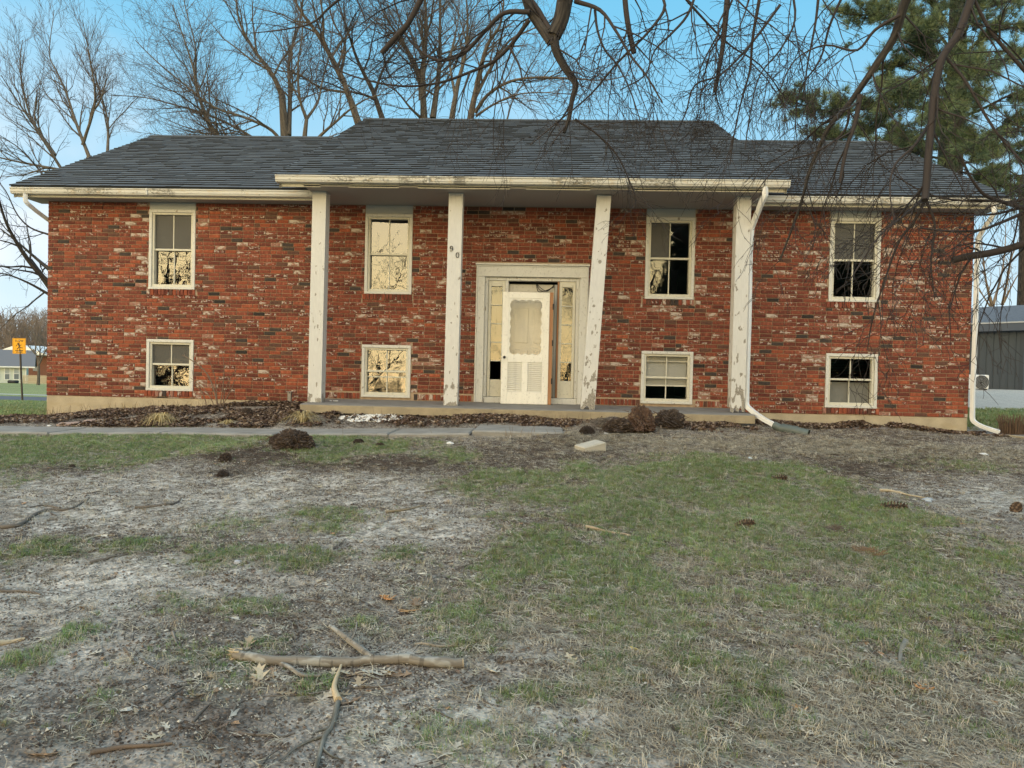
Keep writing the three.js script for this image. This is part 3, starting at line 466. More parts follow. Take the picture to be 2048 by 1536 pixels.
  const caps = new MB(); caps.useCol = true; for (const [q, xa, xb] of [[MAIN, -8.67, -3.6], [MAIN, 4.2, 8.09], [CEN, -3.67, 4.27]]) for (let x = xa; x < xb - 0.01; x += 0.3) { const b = Math.min(x + 0.31, xb), y = q.r.y + 0.022, z = q.r.z; caps.quad(V(x, y - 0.055, z + 0.13), V(b, y - 0.055, z + 0.13), V(b, y + 0.008, z), V(x, y + 0.008, z)); caps.quad(V(x, y + 0.008, z), V(b, y + 0.008, z), V(b, y - 0.055, z - 0.13), V(x, y - 0.055, z - 0.13)); caps.quad(V(x, y - 0.07, z + 0.131), V(b, y - 0.07, z + 0.131), V(b, y - 0.055, z + 0.131), V(x, y - 0.055, z + 0.131)); }
  caps.build('ridge_cap', mats[1], roof);
  // gable ends
  const gab = new MB(); const tri = (x, q, y0) => { const zf = q.e.z, zb = 2 * q.r.z - zf, f = (z) => q.e.y + (q.r.y - q.e.y) * (z <= q.r.z ? (z - zb) / (q.r.z - zb) : (zf - z) / (zf - q.r.z)) - 0.07; const za = Math.min(zf - 0.02, 0), zz = -8; gab.quad(V(x, y0, za), V(x, f(za), za), V(x, q.r.y - 0.07, q.r.z), V(x, y0, q.r.z)); gab.quad(V(x, y0, q.r.z), V(x, q.r.y - 0.07, q.r.z), V(x, f(zz), zz), V(x, y0, zz)); };
  tri(XL + 0.02, MAIN, YS); tri(XR - 0.02, MAIN, YS); tri(-3.3, CEN, 4.5); tri(3.92, CEN, 4.5);
  gab.build('gable', M.panel, house);
  // eaves
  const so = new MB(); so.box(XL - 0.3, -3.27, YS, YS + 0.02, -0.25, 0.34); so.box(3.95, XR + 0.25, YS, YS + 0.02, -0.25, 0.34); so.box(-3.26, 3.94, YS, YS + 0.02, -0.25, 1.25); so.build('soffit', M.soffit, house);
  const stain = std({ roughness: 0.5, map: tex(2048, 64, (x, y) => {
    const a = fbm(x * 60, y * 3, 4, 161), b = fbm(x * 400, y * 8, 3, 162), z = fbm(x * 22, 0, 3, 163); let c = mul3([0.58, 0.575, 0.53], 0.9 + 0.14 * a);
    const s = sst(0.56, 0.72, 0.30 * b + 0.36 * a + 0.42 * z); c = mix3(c, [0.07, 0.065, 0.05], s * 0.75); return mix3(c, [0.52, 0.38, 0.20], sst(0.62, 0.8, fbm(x * 90, y * 4, 3, 164)) * 0.35);
  }, 1 / 8.3, 1 / 0.12) });
  const gutter = (xa, xb, z, y, name) => {
    const pr = [[0.0, 0], [0.115, 0.002], [0.128, -0.002], [0.128, -0.016], [0.114, -0.024], [0.110, -0.070], [0.098, -0.086], [0.098, -0.094], [0.088, -0.104], [0.0, -0.106]], mb = new MB();
    for (let i = 1; i < pr.length; i++) { const [p, a] = pr[i - 1], [q, b] = pr[i]; let x = xa; while (x < xb - 1e-6) { const e = Math.min(x + 3.05, xb); mb.quad(V(x, y + b, z + q), V(e, y + b, z + q), V(e, y + a, z + p), V(x, y + a, z + p)); x = e; } }
    for (const [x, s] of [[xa, 1], [xb, -1]]) for (let i = 1; i + 1 < pr.length; i++) { const f = (k) => V(x, y + pr[k][1], z + pr[k][0]); s > 0 ? mb.tri(f(0), f(i), f(i + 1)) : mb.tri(f(0), f(i + 1), f(i)); }
    for (let x = xa + 2.4; x < xb - 1; x += 3.05) mb.box(x, x + 0.03, y - 0.105, y + 0.004, z + 0.02, z + 0.131, 0.002);
    mb.build(name, stain, house);
  };
  gutter(-8.66, -3.25, 0.35, 4.565, 'gutter'); gutter(3.95, 8.09, 0.35, 4.568, 'gutter'); gutter(-3.68, 4.27, 1.255, 4.585, 'gutter');
  const fa = new MB(); const board = (xa, xb, z, y0, y1) => { fa.box(xa, xb, y0, y1, z - 0.03, z, 0.003); };
  board(-8.62, -3.28, 0.345, 4.425, 4.565); board(3.96, 8.05, 0.345, 4.425, 4.565); board(-3.62, -3.0, 1.25, 4.43, 4.58); board(-2.55, -1.75, 1.25, 4.428, 4.58); board(-1.45, 0.0, 1.25, 4.428, 4.58); board(0.25, 1.25, 1.25, 4.428, 4.58); board(1.9, 4.22, 1.25, 4.428, 4.58); board(-3.0, 1.9, 1.235, 4.47, 4.579);
  for (const [q, x] of [[MAIN, -8.63], [MAIN, 8.05], [CEN, -3.63], [CEN, 4.23]]) { const zb = 2 * q.r.z - q.e.z; for (const [z0, z1, y0, y1] of [[q.e.z - 0.05, q.r.z, q.e.y, q.r.y], [q.r.z, zb, q.r.y, q.e.y]]) for (const o of [-0.012, 0.012]) { const a = V(x + o, y0 - 0.065, z0), b = V(x + o, y1 - 0.065, z1), c = V(x + o, y1 - 0.20, z1), d = V(x + o, y0 - 0.20, z0); o < 0 ? fa.quad(a, b, c, d) : fa.quad(d, c, b, a); } }
  fa.build('fascia', M.trim, house);
  // downspouts
  const dsp = (pts, r = 0.038, name = 'downspout', mat = M.whiteMetal) => { const mb = new MB(); mb.tube(smooth(pts, 3), r * 1.15, 4, true, true); for (const k of [0.86, 0.94]) { const q = smooth(pts, 3); mb.tube(q, r * k, 8, false); } return mb.build(name, mat, house); };
  dsp([V(-8.42, 4.47, 0.41), V(-8.42, 4.36, 0.41), V(-8.40, 4.30, 0.38), V(-8.38, 4.02, -0.40), V(-8.36, 3.9, -0.50), V(-8.355, 3.0, -0.52), V(-8.355, 0.75, -0.52)]);
  dsp([V(7.86, 4.47, 0.41), V(7.86, 4.34, 0.41), V(7.85, 4.29, 0.38), V(7.84, 4.02, 0.06), V(7.84, 3.9, 0.03), V(7.845, 2.5, 0.03), V(7.845, 1.0, 0.03), V(7.85, 0.93, 0.05), V(7.92, 0.855, 0.13), V(8.18, 0.76, 0.22)]);
  dsp([V(3.905, 4.49, 1.32), V(3.905, 4.36, 1.32), V(3.885, 4.28, 1.24), V(3.85, 4.02, 0.95), V(3.835, 3.92, 0.88), V(3.835, 2.5, 0.87), V(3.835, 1.2, 0.87), V(3.84, 1.13, 0.88), V(3.89, 1.055, 1.0), V(3.99, 0.945, 1.26), V(4.12, 0.855, 1.50)], 0.042);
  { const green = flat(0.10, 0.125, 0.115, 0.55), pts = smooth([V(4.10, 0.865, 1.47), V(4.18, 0.82, 1.56), V(4.25, 0.81, 1.61), V(4.34, 0.795, 1.67), V(4.50, 0.76, 1.78)], 9), mb = new MB();
    mb.tube(pts, pts.map((p, i) => (i < 9 ? 0.058 : i > 29 ? 0.072 : 0.078 + 0.009 * Math.sin(i * 2.1))), 14, false); mb.tube(pts.slice().reverse(), 0.05, 12, false); mb.build('drain_hose', green, house); }
  const vent = new MB(); vent.box(-3.86, -3.80, 0.80, 1.13, 0.10, 0.16, 0.006); vent.box(-3.875, -3.785, 1.13, 1.15, 0.085, 0.175, 0.006); vent.build('pipe', flat(0.24, 0.22, 0.19, 0.6), house);
}
settle(house, V(-0.26, 0.8, 0));

// ------------------------------------------------------------------ the storm door, off its hinges and stood in the entry
{
  const t = thing('storm_door', 'white storm door with scalloped glass and louvred lower panels stood before the entry', 'door');
  const w = 0.80, h = 1.91, d = 0.032, paint = std({ map: paintTex([0.80, 0.79, 0.72], 0.9, 63), roughness: 0.45 });
  const f = new MB(), sl = 0.105;
  f.box(0, sl, 0, h, 0, d, 0.004); f.box(w - sl, w, 0, h, 0, d, 0.004); f.box(sl, w - sl, h - 0.105, h, 0, d - 0.001, 0.004); f.box(sl, w - sl, 0.71, 0.82, 0, d - 0.001, 0.004); f.box(sl, w - sl, 0, 0.21, 0, d - 0.001, 0.004); f.box(w / 2 - 0.05, w / 2 + 0.05, 0.21, 0.71, 0, d - 0.002, 0.004); f.build('frame', paint, t);
  for (const [a, b] of [[sl, w / 2 - 0.05], [w / 2 + 0.05, w - sl]]) for (let i = 0; i < 15; i++) { const m = new MB(); m.box(a, b, -0.019, 0.019, -0.003, 0.003, 0.001); const s = m.build('slat', paint, t); s.position.set(0, 0.228 + i * 0.0333, d / 2); s.rotation.x = -0.75; }
  const bk = new MB(); bk.box(sl, w - sl, 0.2, 0.72, 0.0005, 0.004); bk.build('back_board', paint, t);
  { // scalloped border round the glass
    const a = sl, b = w - sl, y0 = 0.82, y1 = h - 0.105, s = new THREE.Shape(); s.moveTo(a, y0); s.lineTo(b, y0); s.lineTo(b, y1); s.lineTo(a, y1); s.closePath();
    const hole = new THREE.Path(), pts = [], A = a + 0.045, B = b - 0.045, Y0 = y0 + 0.045, Y1 = y1 - 0.045, nx = 4, ny = 6;
    const side = (p, q, n, ox, oy) => { for (let i = 0; i < n; i++) for (let k = 0; k < 6; k++) { const u = (i + k / 6) / n, m = Math.abs(Math.sin(k / 6 * Math.PI)) * 0.026; pts.push(new THREE.Vector2(lerp(p[0], q[0], u) + ox * m, lerp(p[1], q[1], u) + oy * m)); } };
    side([A, Y0], [A, Y1], ny, -1, 0); side([A, Y1], [B, Y1], nx, 0, 1); side([B, Y1], [B, Y0], ny, 1, 0); side([B, Y0], [A, Y0], nx, 0, -1);
    hole.setFromPoints(pts); hole.closePath(); s.holes.push(hole); const g = new THREE.ExtrudeGeometry(s, { depth: 0.008, bevelEnabled: true, bevelSize: 0.002, bevelThickness: 0.002, bevelSegments: 1 }); g.translate(0, 0, 0.012); part('scalloped_border', t, g, paint);
    const pane = part('pane', t, new THREE.PlaneGeometry(b - a, y1 - y0), M.plexi); pane.position.set((a + b) / 2, (y0 + y1) / 2, 0.009);
  }
  const kb = new MB(); kb.tube([V(0.05, 0.79, d), V(0.05, 0.79, d + 0.03)], 0.012, 10); const kg = new THREE.SphereGeometry(0.024, 14, 10); kg.translate(0.05, 0.79, d + 0.045); const kgn = kg.toNonIndexed(); part('knob', t, mergeGeometries([kb.geo(), kgn]), flat(0.03, 0.025, 0.02, 0.35));
  const j = new MB(); j.box(w + 0.004, w + 0.062, 0.0, h + 0.005, -0.05, d + 0.004, 0.003); tag(j.build('jamb_board', M.bareWood, t), 'bare orange wooden board down the hinge side');
  for (const y of [0.35, 1.0, 1.62]) { const m = new MB(); m.box(w + 0.05, w + 0.072, y, y + 0.1, d - 0.01, d + 0.012, 0.003); m.build('hinge', M.dark, t); }
  t.position.set(-0.133, 1.033, 0.25); t.rotation.set(-0.035, 0.02, 0);
}
// ------------------------------------------------------------------ trees
const barkTex = (a, b, k) => tex(256, 256, (x, y) => mix3(a, b, sst(0.3, 0.75, fbm(x * 16, y * 5, 5, k, 0)) * (0.6 + 0.5 * vn(x * 90, y * 40, k))), 2.2, 1.3);
M.barkTan = std({ map: barkTex([0.065, 0.057, 0.048], [0.16, 0.14, 0.116], 171), roughness: 0.95 });
M.barkGrey = std({ map: barkTex([0.05, 0.042, 0.034], [0.14, 0.115, 0.09], 181), roughness: 0.95 });
M.barkDark = std({ map: barkTex([0.020, 0.017, 0.015], [0.070, 0.060, 0.050], 191), roughness: 0.95 });
M.barkRed = std({ map: barkTex([0.075, 0.042, 0.030], [0.19, 0.11, 0.080], 201), roughness: 0.9 });
M.twigWine = flat(0.12, 0.10, 0.094, 0.9);
M.twigDark = flat(0.036, 0.028, 0.026, 0.85);
M.twigTan = flat(0.22, 0.165, 0.12, 0.9);

// grow side shoots along a limb: o = {n: shoots per metre per level, len, rise (+up, -droop), spread, min}
function shoots(out, pts, rad, lvl, o) {
  let L = 0; const cum = [0]; for (let i = 1; i < pts.length; i++) { L += pts[i].distanceTo(pts[i - 1]); cum.push(L); }
  const n = Math.max(1, Math.round(L * o.n[lvl] * rr(0.85, 1.15)));
  for (let k = 0; k < n; k++) {
    const s = L * lerp(lvl ? 0.12 : o.from ?? 0.2, 1, (k + rnd()) / n); let i = 1; while (i < cum.length - 1 && cum[i] < s) i++;
    const f = (s - cum[i - 1]) / Math.max(1e-6, cum[i] - cum[i - 1]), p = pts[i - 1].clone().lerp(pts[i], f), t = pts[i].clone().sub(pts[i - 1]).normalize();
    const pr = lerp(rad[i - 1], rad[i], f), ax = V(rr(-1, 1), rr(-1, 1), rr(-1, 1) * (o.flat ?? 1)).cross(t).normalize();
    const d = t.clone().applyAxisAngle(ax, rr(0.45, 1.0) * (o.spread ?? 1)); const left = 1 - s / L * 0.55;
    const len = o.len[lvl] * rr(0.55, 1.2) * left, segs = lvl + 1 < o.n.length ? 5 : o.segs ?? 3, r0 = Math.max(o.min, Math.min(pr * rr(0.45, 0.7), o.cap[lvl]));
    const q = [p.clone()], r = [r0]; const wob = o.wob ?? 0.22;
    for (let j = 1; j <= segs; j++) { d.x += rr(-wob, wob); d.y += rr(-wob, wob) + o.rise[lvl] / segs; d.z += rr(-wob, wob); d.normalize(); q.push(q[j - 1].clone().addScaledVector(d, len / segs)); r.push(lerp(r0, o.min * 0.6, j / segs)); }
    (r0 > (o.thick ?? 0.02) ? out.limb : out.twig).tube(q, r, r0 > 0.05 ? 7 : r0 > 0.018 ? 5 : 3, false);
    if (lvl + 1 < o.n.length) shoots(out, q, r, lvl + 1, o);
  }
}
function bareTree(name, label, trunkPts, r0, limbs, o, mats, group) {
  const base = trunkPts[0].clone(), t = thing(name, label, 'tree', V(0, 0, 0), group), tr = new MB(), out = { limb: new MB(), twig: new MB() };
  const tp = smooth(trunkPts, 4), trd = tp.map((_, i) => r0 * lerp(1.15, o.top ?? 0.55, i / (tp.length - 1))); tr.tube(tp, trd, 12);
  for (const [pts, ra, rb] of limbs) { const q = smooth(pts, 4), r = q.map((_, i) => lerp(ra * (o.slim ?? 1), rb, Math.pow(i / (q.length - 1), 0.7))); (ra > 0.035 ? out.limb : out.twig).tube(q, r, ra > 0.06 ? 9 : 6); shoots(out, q, r, 0, o); }
  if (o.own) shoots(out, tp, trd, 0, o);
  tr.build('trunk', mats[0], t); if (out.limb.p.length) out.limb.build('branch', mats[0], t); if (out.twig.p.length) out.twig.build('twigs', mats[1], t);
  return settle(t, base);
}
// limb traced on the sight lines, kept near one plane z with some depth of its own
const trace = (z, list, dz = 0) => list.map(([u, v], i) => at(u, v, z + dz * i / Math.max(1, list.length - 1)));
const px = (n, z) => n * (camera.position.z - z) / FPX / 2;
const foot = (u, v, z) => { const p = at(u, v, z); return V(p.x, gy(p.x, p.z) - 0.1, p.z); };
const MAPLE = { segs: 2, n: [3.1, 4.1, 6.0], len: [3.5, 1.5, 0.6], rise: [0.32, 0.18, 0.05], cap: [0.05, 0.017, 0.0065], min: 0.004, from: 0.12, wob: 0.26, thick: 0.02, slim: 0.85 };
{
  const z = -13, tk = (list) => trace(z, list);
  bareTree('bare_tree', 'tall bare tree behind the left roof end, many upright whip-like leaders', [foot(215, 330, z), ...tk([[200, 360], [178, 314]])], 0.20, [
    [trace(z, [[178, 314], [150, 240], [133, 188], [112, 140], [99, 113], [108, 20]], -1), px(9, z), 0.01], [trace(z, [[165, 290], [190, 200], [180, 120], [165, 40]], 1), px(8, z), 0.01], [trace(z, [[130, 350], [75, 262], [30, 195], [2, 150]], 1.5), px(8, z), 0.01], [trace(z, [[110, 310], [60, 230], [40, 130], [45, 80]], -1), px(8, z), 0.01], [trace(z, [[215, 310], [215, 240], [195, 170], [172, 95]], -2), px(8, z), 0.01], [trace(z, [[150, 345], [20, 320], [-60, 300]], 1), px(8, z), 0.012]],
  { ...MAPLE, n: [4.0, 5.0, 5.5], len: [2.5, 1.0, 0.45], rise: [0.65, 0.4, 0.2], spread: 0.7 }, [M.barkTan, M.twigWine]);
}
{
  const z = -14, z2 = -11.5, z3 = -17, z4 = -12.5;
  bareTree('bare_tree', 'forked pale grey tree rising behind the main roof left of the porch gable', [foot(572, 280, z), ...trace(z, [[572, 300], [570, 275], [564, 190]])], px(24, z), [
    [trace(z, [[564, 190], [545, 150], [505, 95], [478, 40], [470, -40]], 1), px(15, z), 0.02], [trace(z, [[577, 270], [580, 190], [578, 120], [600, 40], [610, -40]], -1.5), px(14, z), 0.02], [trace(z, [[572, 300], [545, 262], [490, 235], [430, 215], [370, 170], [310, 120], [270, 80]], 1.5), px(10, z), 0.012], [trace(z, [[572, 330], [505, 275], [430, 235], [350, 210], [290, 195], [215, 190]], -1), px(9, z), 0.012], [trace(z, [[560, 350], [440, 275], [400, 200], [385, 130], [365, 70], [345, 10]], 1), px(11, z), 0.014], [trace(z, [[560, 350], [432, 274], [395, 180], [390, 90], [372, 20], [360, -40]], -1), px(8, z), 0.012]], MAPLE, [M.barkTan, M.twigWine]);
  bareTree('bare_tree', 'slender forked tree just left of the porch gable end', [foot(608, 280, z2), ...trace(z2, [[608, 300], [609, 276], [613, 238]])], px(13, z2), [
    [trace(z2, [[613, 238], [600, 200], [596, 130], [605, 60], [598, -20]], 1), px(9, z2), 0.012], [trace(z2, [[613, 238], [635, 205], [645, 160], [660, 100], [668, 20]], -1), px(8, z2), 0.012], [trace(z2, [[606, 310], [640, 272], [670, 245], [705, 215], [740, 195], [790, 185]], 1), px(10, z2), 0.012]], { ...MAPLE, len: [2.2, 1.0, 0.5] }, [M.barkTan, M.twigWine]);
  bareTree('bare_tree', 'thick bare trunk leaning left above the left corner of the porch ridge', [foot(735, 290, z4), ...trace(z4, [[728, 290], [713, 236], [688, 165]])], px(19, z4), [
    [trace(z4, [[688, 165], [660, 110], [630, 60], [600, 20], [570, -40]], 1), px(16, z4), 0.03], [trace(z4, [[695, 185], [640, 175], [600, 150], [555, 140], [500, 120]], 1), px(7, z4), 0.012], [trace(z4, [[680, 150], [690, 90], [665, 40], [655, -30]], -1.5), px(9, z4), 0.012]], MAPLE, [M.barkGrey, M.twigWine]);
  bareTree('bare_tree', 'dark bare tree forking low above the porch ridge, its stem leaning left', [foot(790, 290, z), ...trace(z, [[780, 290], [764, 236], [745, 180]])], px(15, z), [
    [trace(z, [[745, 180], [715, 120], [695, 60], [665, -30]], 1), px(11, z), 0.02], [trace(z, [[752, 200], [730, 190], [690, 180], [655, 165], [620, 160]], 1), px(8, z), 0.012], [trace(z, [[748, 190], [770, 130], [800, 90], [830, 40]], -2), px(8, z), 0.012]], MAPLE, [M.barkDark, M.twigDark]);
  bareTree('bare_tree', 'large multi-stemmed grey tree behind the middle of the porch ridge', [foot(858, 290, z3), ...trace(z3, [[857, 290], [857, 238]])], px(30, z3), [
    [trace(z3, [[848, 238], [846, 150], [853, 60], [847, -40]], 1), px(18, z3), 0.04], [trace(z3, [[866, 236], [879, 130], [880, 50], [882, -40]], -1), px(16, z3), 0.035], [trace(z3, [[843, 200], [838, 150], [815, 100], [795, 70], [775, 40], [755, 0]], 1), px(14, z3), 0.02], [trace(z3, [[842, 236], [820, 215], [790, 180], [745, 160]], 2), px(8, z3), 0.012], [trace(z3, [[848, 120], [820, 60], [812, 0]], -1), px(9, z3), 0.012]], { ...MAPLE, len: [3.8, 1.5, 0.7] }, [M.barkTan, M.twigWine]);
  bareTree('bare_tree', 'pale straight stem between the multi-stemmed tree and the widely spreading one', [foot(898, 290, z), ...trace(z, [[900, 290], [904, 236], [915, 170]])], px(16, z), [
    [trace(z, [[915, 170], [932, 100], [935, 40], [930, -30]], 1), px(11, z), 0.02], [trace(z, [[910, 190], [900, 120], [915, 50], [920, -20]], -1), px(8, z), 0.012]], MAPLE, [M.barkTan, M.twigWine]);
  bareTree('bare_tree', 'widely spreading tree right of the ridge centre with a long level limb', [foot(938, 290, z4), ...trace(z4, [[938, 290], [941, 236], [954, 170]])], px(18, z4), [
    [trace(z4, [[954, 170], [975, 90], [1000, 50], [1010, -30]], 1), px(14, z4), 0.02], [trace(z4, [[950, 195], [985, 130], [1020, 80], [1060, 60], [1100, 40]], -1), px(10, z4), 0.015], [trace(z4, [[950, 225], [975, 190], [1020, 163], [1070, 155], [1130, 156], [1210, 160], [1260, 150]], 1.5), px(10, z4), 0.012], [trace(z4, [[952, 232], [985, 210], [1030, 190], [1080, 185], [1160, 190]], 1), px(7, z4), 0.01], [trace(z4, [[1014, 240], [1024, 205], [1038, 180], [1075, 120]], -1), px(5, z4), 0.01]], { ...MAPLE, len: [2.6, 1.1, 0.5] }, [M.barkGrey, M.twigWine]);
  // the tree at the left edge, its limbs running in behind the wall corner
  const zl = -4.5;
  bareTree('bare_tree', 'bare tree at the left edge, drooping limbs against the pale sky beside the wall', [foot(150, 640, zl), ...trace(zl, [[140, 640], [110, 590], [60, 520]])], px(16, zl), [
    [trace(zl, [[100, 570], [60, 525], [30, 480], [10, 440], [-10, 370]], 1), px(12, zl), 0.02], [trace(zl, [[100, 540], [70, 515], [30, 480], [-10, 450]], -1), px(9, zl), 0.012], [trace(zl, [[100, 470], [60, 455], [35, 430], [10, 380], [-20, 345]], 0.5), px(5, zl), 0.008], [trace(zl, [[100, 590], [55, 565], [10, 548], [-30, 545]], 0.5), px(7, zl), 0.01], [trace(zl, [[100, 370], [70, 330], [30, 290], [-10, 270]], -1), px(5, zl), 0.008]], { n: [3.4, 4.2, 4.2], len: [1.35, 0.62, 0.32], rise: [-0.1, -0.3, -0.2], cap: [0.03, 0.012, 0.006], min: 0.004, from: 0.05, wob: 0.25, thick: 0.014 }, [M.barkDark, M.twigDark]);
  // young multi-stemmed trees beyond the shed
  const zr = -24;
  bareTree('young_tree', 'young pale tree with a fan of slim stems behind the dark shed', [foot(1990, 640, zr), ...trace(zr, [[1985, 640], [1984, 610]])], px(10, zr), [
    [trace(zr, [[1984, 612], [1972, 560], [1965, 500], [1958, 450]], 1), px(7, zr), 0.01], [trace(zr, [[1986, 612], [2003, 550], [2010, 500], [2012, 440]], -1), px(7, zr), 0.01], [trace(zr, [[1980, 612], [1960, 580], [1945, 540], [1935, 500]], 1), px(4, zr), 0.01], [trace(zr, [[2005, 610], [2015, 560], [2025, 510], [2040, 470]], 1), px(7, zr), 0.01], [trace(zr, [[2008, 605], [2030, 560], [2050, 530]], 1), px(5, zr), 0.01]], { ...MAPLE, n: [2.2, 3, 2.4], len: [1.6, 0.7, 0.4], rise: [0.8, 0.4, 0.2], spread: 0.6, cap: [0.03, 0.014, 0.008] }, [M.twigTan, M.twigTan]);
}
{ // the big tree over the lawn: trunk to the right, behind the camera's frame; its limbs hang into view
  const z = 6.6, zf = 5.4, zn = 7.3;
  const L = [];
  const add = (zz, list, w0, w1, dz = 0) => L.push([trace(zz, list, dz), px(w0, zz), px(w1, zz)]);
  add(z, [[1240, -140], [1140, -30], [1122, 40], [1108, 72]], 40, 30); add(z, [[1108, 72], [1112, 100], [1130, 135], [1151, 168], [1144, 200], [1138, 235], [1128, 266]], 26, 7, 0.1);
  add(z, [[1102, 84], [1080, 52], [1060, 20], [1045, -40]], 24, 20, -0.1);
  add(z, [[1060, 24], [1008, 26], [970, 62], [925, 108], [880, 121], [845, 105], [818, 78], [800, 40], [785, -10]], 12, 4, -0.5); add(z, [[1058, 40], [1020, 92], [985, 124], [945, 142], [880, 165], [800, 172], [700, 150], [640, 120]], 11, 3, -1);
  add(z, [[1100, 60], [1050, -10], [960, -30], [870, -40]], 14, 8, -0.4); add(z, [[868, -50], [840, 2], [815, 48], [788, 78], [763, 106]], 14, 11, -0.2);
  add(z, [[700, -20], [655, 18], [625, 45], [560, 60], [500, 66]], 8, 2, -1); add(z, [[940, 145], [925, 190], [918, 225]], 5, 2); add(z, [[1020, 95], [1040, 135], [1045, 160], [1060, 190]], 7, 2);
  add(z, [[1150, 2], [1200, 20], [1232, 62], [1262, 112], [1292, 150], [1325, 205]], 11, 3, 0.4); add(z, [[1190, 20], [1195, 60], [1210, 100], [1235, 130], [1260, 180], [1280, 240]], 7, 2, 0.3); add(z, [[1246, -60], [1252, 20], [1258, 60], [1268, 106]], 13, 11); add(z, [[1460, -60], [1450, 50], [1446, 90], [1438, 140], [1430, 184]], 15, 8);
  add(z, [[1300, -40], [1330, 10], [1300, 60], [1240, 120], [1180, 190], [1120, 240], [1060, 290]], 9, 2, 0.3); add(zf, [[1150, 238], [1190, 265], [1225, 298], [1245, 330], [1262, 370], [1272, 400], [1265, 418]], 6, 2);
  add(z, [[1530, -60], [1515, 20], [1505, 80], [1500, 140], [1486, 190], [1470, 260], [1460, 330]], 10, 2, -0.3); add(z, [[1400, -40], [1375, 30], [1340, 70], [1310, 100], [1290, 150], [1240, 180]], 8, 2, 0.2); add(z, [[1640, -40], [1632, 40], [1615, 130], [1606, 200]], 8, 2); add(zf, [[1560, 10], [1500, 90], [1440, 150], [1390, 170], [1370, 230], [1340, 280]], 7, 2, 0.5);
  add(zn, [[1840, -60], [1808, 10], [1788, 75], [1757, 122], [1725, 170], [1700, 205], [1660, 252], [1638, 295], [1620, 340], [1604, 400], [1585, 455], [1560, 520]], 24, 4, -0.5); add(zn, [[1720, 190], [1712, 240], [1695, 290], [1686, 330], [1680, 366]], 12, 6); add(zn, [[1800, 30], [1750, 60], [1715, 100], [1650, 90], [1590, 120], [1560, 180]], 9, 2, -0.3); add(zn, [[1700, 205], [1690, 260], [1640, 300], [1560, 330], [1500, 400]], 7, 2, -0.4); add(z, [[1480, -40], [1440, 60], [1400, 140], [1392, 210]], 6, 2);
  add(zn, [[1960, -60], [1935, 20], [1915, 70], [1885, 115], [1870, 180], [1864, 240], [1858, 300], [1852, 380], [1850, 400]], 19, 13, 0.2); add(zn, [[1852, 398], [1830, 440], [1800, 480], [1770, 560], [1745, 640], [1735, 700]], 8, 2, -0.3); add(zn, [[1852, 398], [1870, 450], [1862, 520], [1870, 600]], 7, 2); add(zn, [[1850, 395], [1810, 430], [1760, 470], [1700, 560]], 7, 2, 0.3);
  add(zn, [[1864, 240], [1830, 290], [1790, 330], [1780, 380], [1790, 450]], 9, 2, 0.3); add(zn, [[1890, 112], [1930, 160], [1990, 260], [2060, 340]], 8, 4, 0.3); add(zn, [[2120, 300], [2048, 398], [1980, 402], [1910, 400], [1850, 385], [1790, 350], [1750, 320]], 8, 2, -0.4); add(zn, [[2120, 440], [2040, 414], [2000, 402], [1970, 390], [1945, 360], [1920, 310]], 12, 4, 0.2); add(zn, [[2060, 420], [2000, 446], [1960, 460], [1900, 462], [1840, 456]], 9, 3, 0.2); add(zn, [[2040, 416], [1990, 428], [1940, 430], [1870, 428]], 7, 2, -0.2);
  add(zn, [[2120, 470], [2060, 484], [2015, 498], [1975, 507], [1930, 514], [1904, 521]], 19, 15, -0.1); add(zn, [[2100, 200], [2040, 130], [1980, 60], [1940, -20]], 9, 6);
  add(z, [[1580, -40], [1590, 40], [1560, 100], [1520, 150], [1500, 230], [1490, 300]], 6, 2, 0.3); add(z, [[1340, -40], [1400, 30], [1460, 90], [1520, 130], [1580, 210]], 7, 2, -0.4); add(z, [[1700, -40], [1660, 50], [1640, 120], [1600, 180], [1590, 260]], 7, 2, -0.4);
  const trunk = [V(6.4, -0.25, 10.6), V(6.3, 1.4, 10.5), V(6.1, 3.2, 10.2), V(5.6, 5.0, 9.6), V(5.0, 6.6, 9.0)];
  const roots = [[[V(5.6, 4.9, 9.6), V(4.0, 6.0, 8.6), V(2.6, 6.3, 7.4), V(1.6, 5.9, 6.7), at(1240, -140, z)], 0.13, 0.085], [[V(5.8, 4.4, 9.8), V(5.6, 5.6, 8.6), V(5.0, 6.2, 7.8), at(1840, -60, zn)], 0.1, 0.06], [[V(6.1, 3.4, 10.2), V(6.6, 4.2, 9.0), V(6.2, 4.4, 8.0), at(2120, 300, zn)], 0.09, 0.045], [[V(2.6, 6.3, 7.4), V(2.2, 5.6, 6.9), at(1500, -90, z)], 0.06, 0.04], [[V(6.1, 3.0, 10.2), V(6.3, 3.1, 8.8), at(2120, 470, zn)], 0.08, 0.055], [[V(1.6, 5.9, 6.7), V(0.0, 5.9, 6.4), V(-1.2, 5.6, 6.2), at(700, -20, z)], 0.06, 0.03]];
  const o = { slim: 0.88, n: [5.4, 8, 8], len: [1.1, 0.5, 0.22], rise: [-0.75, -0.5, -0.3], cap: [0.0095, 0.0042, 0.0026], min: 0.0023, from: 0.05, wob: 0.28, thick: 0.011, spread: 1.05, segs: 3, top: 0.5 };
  bareTree('overhanging_tree', 'dark bare branches of a near tree hanging over the lawn across the roof', trunk, 0.30, [...roots, ...L], o, [M.barkDark, M.twigDark]);
}
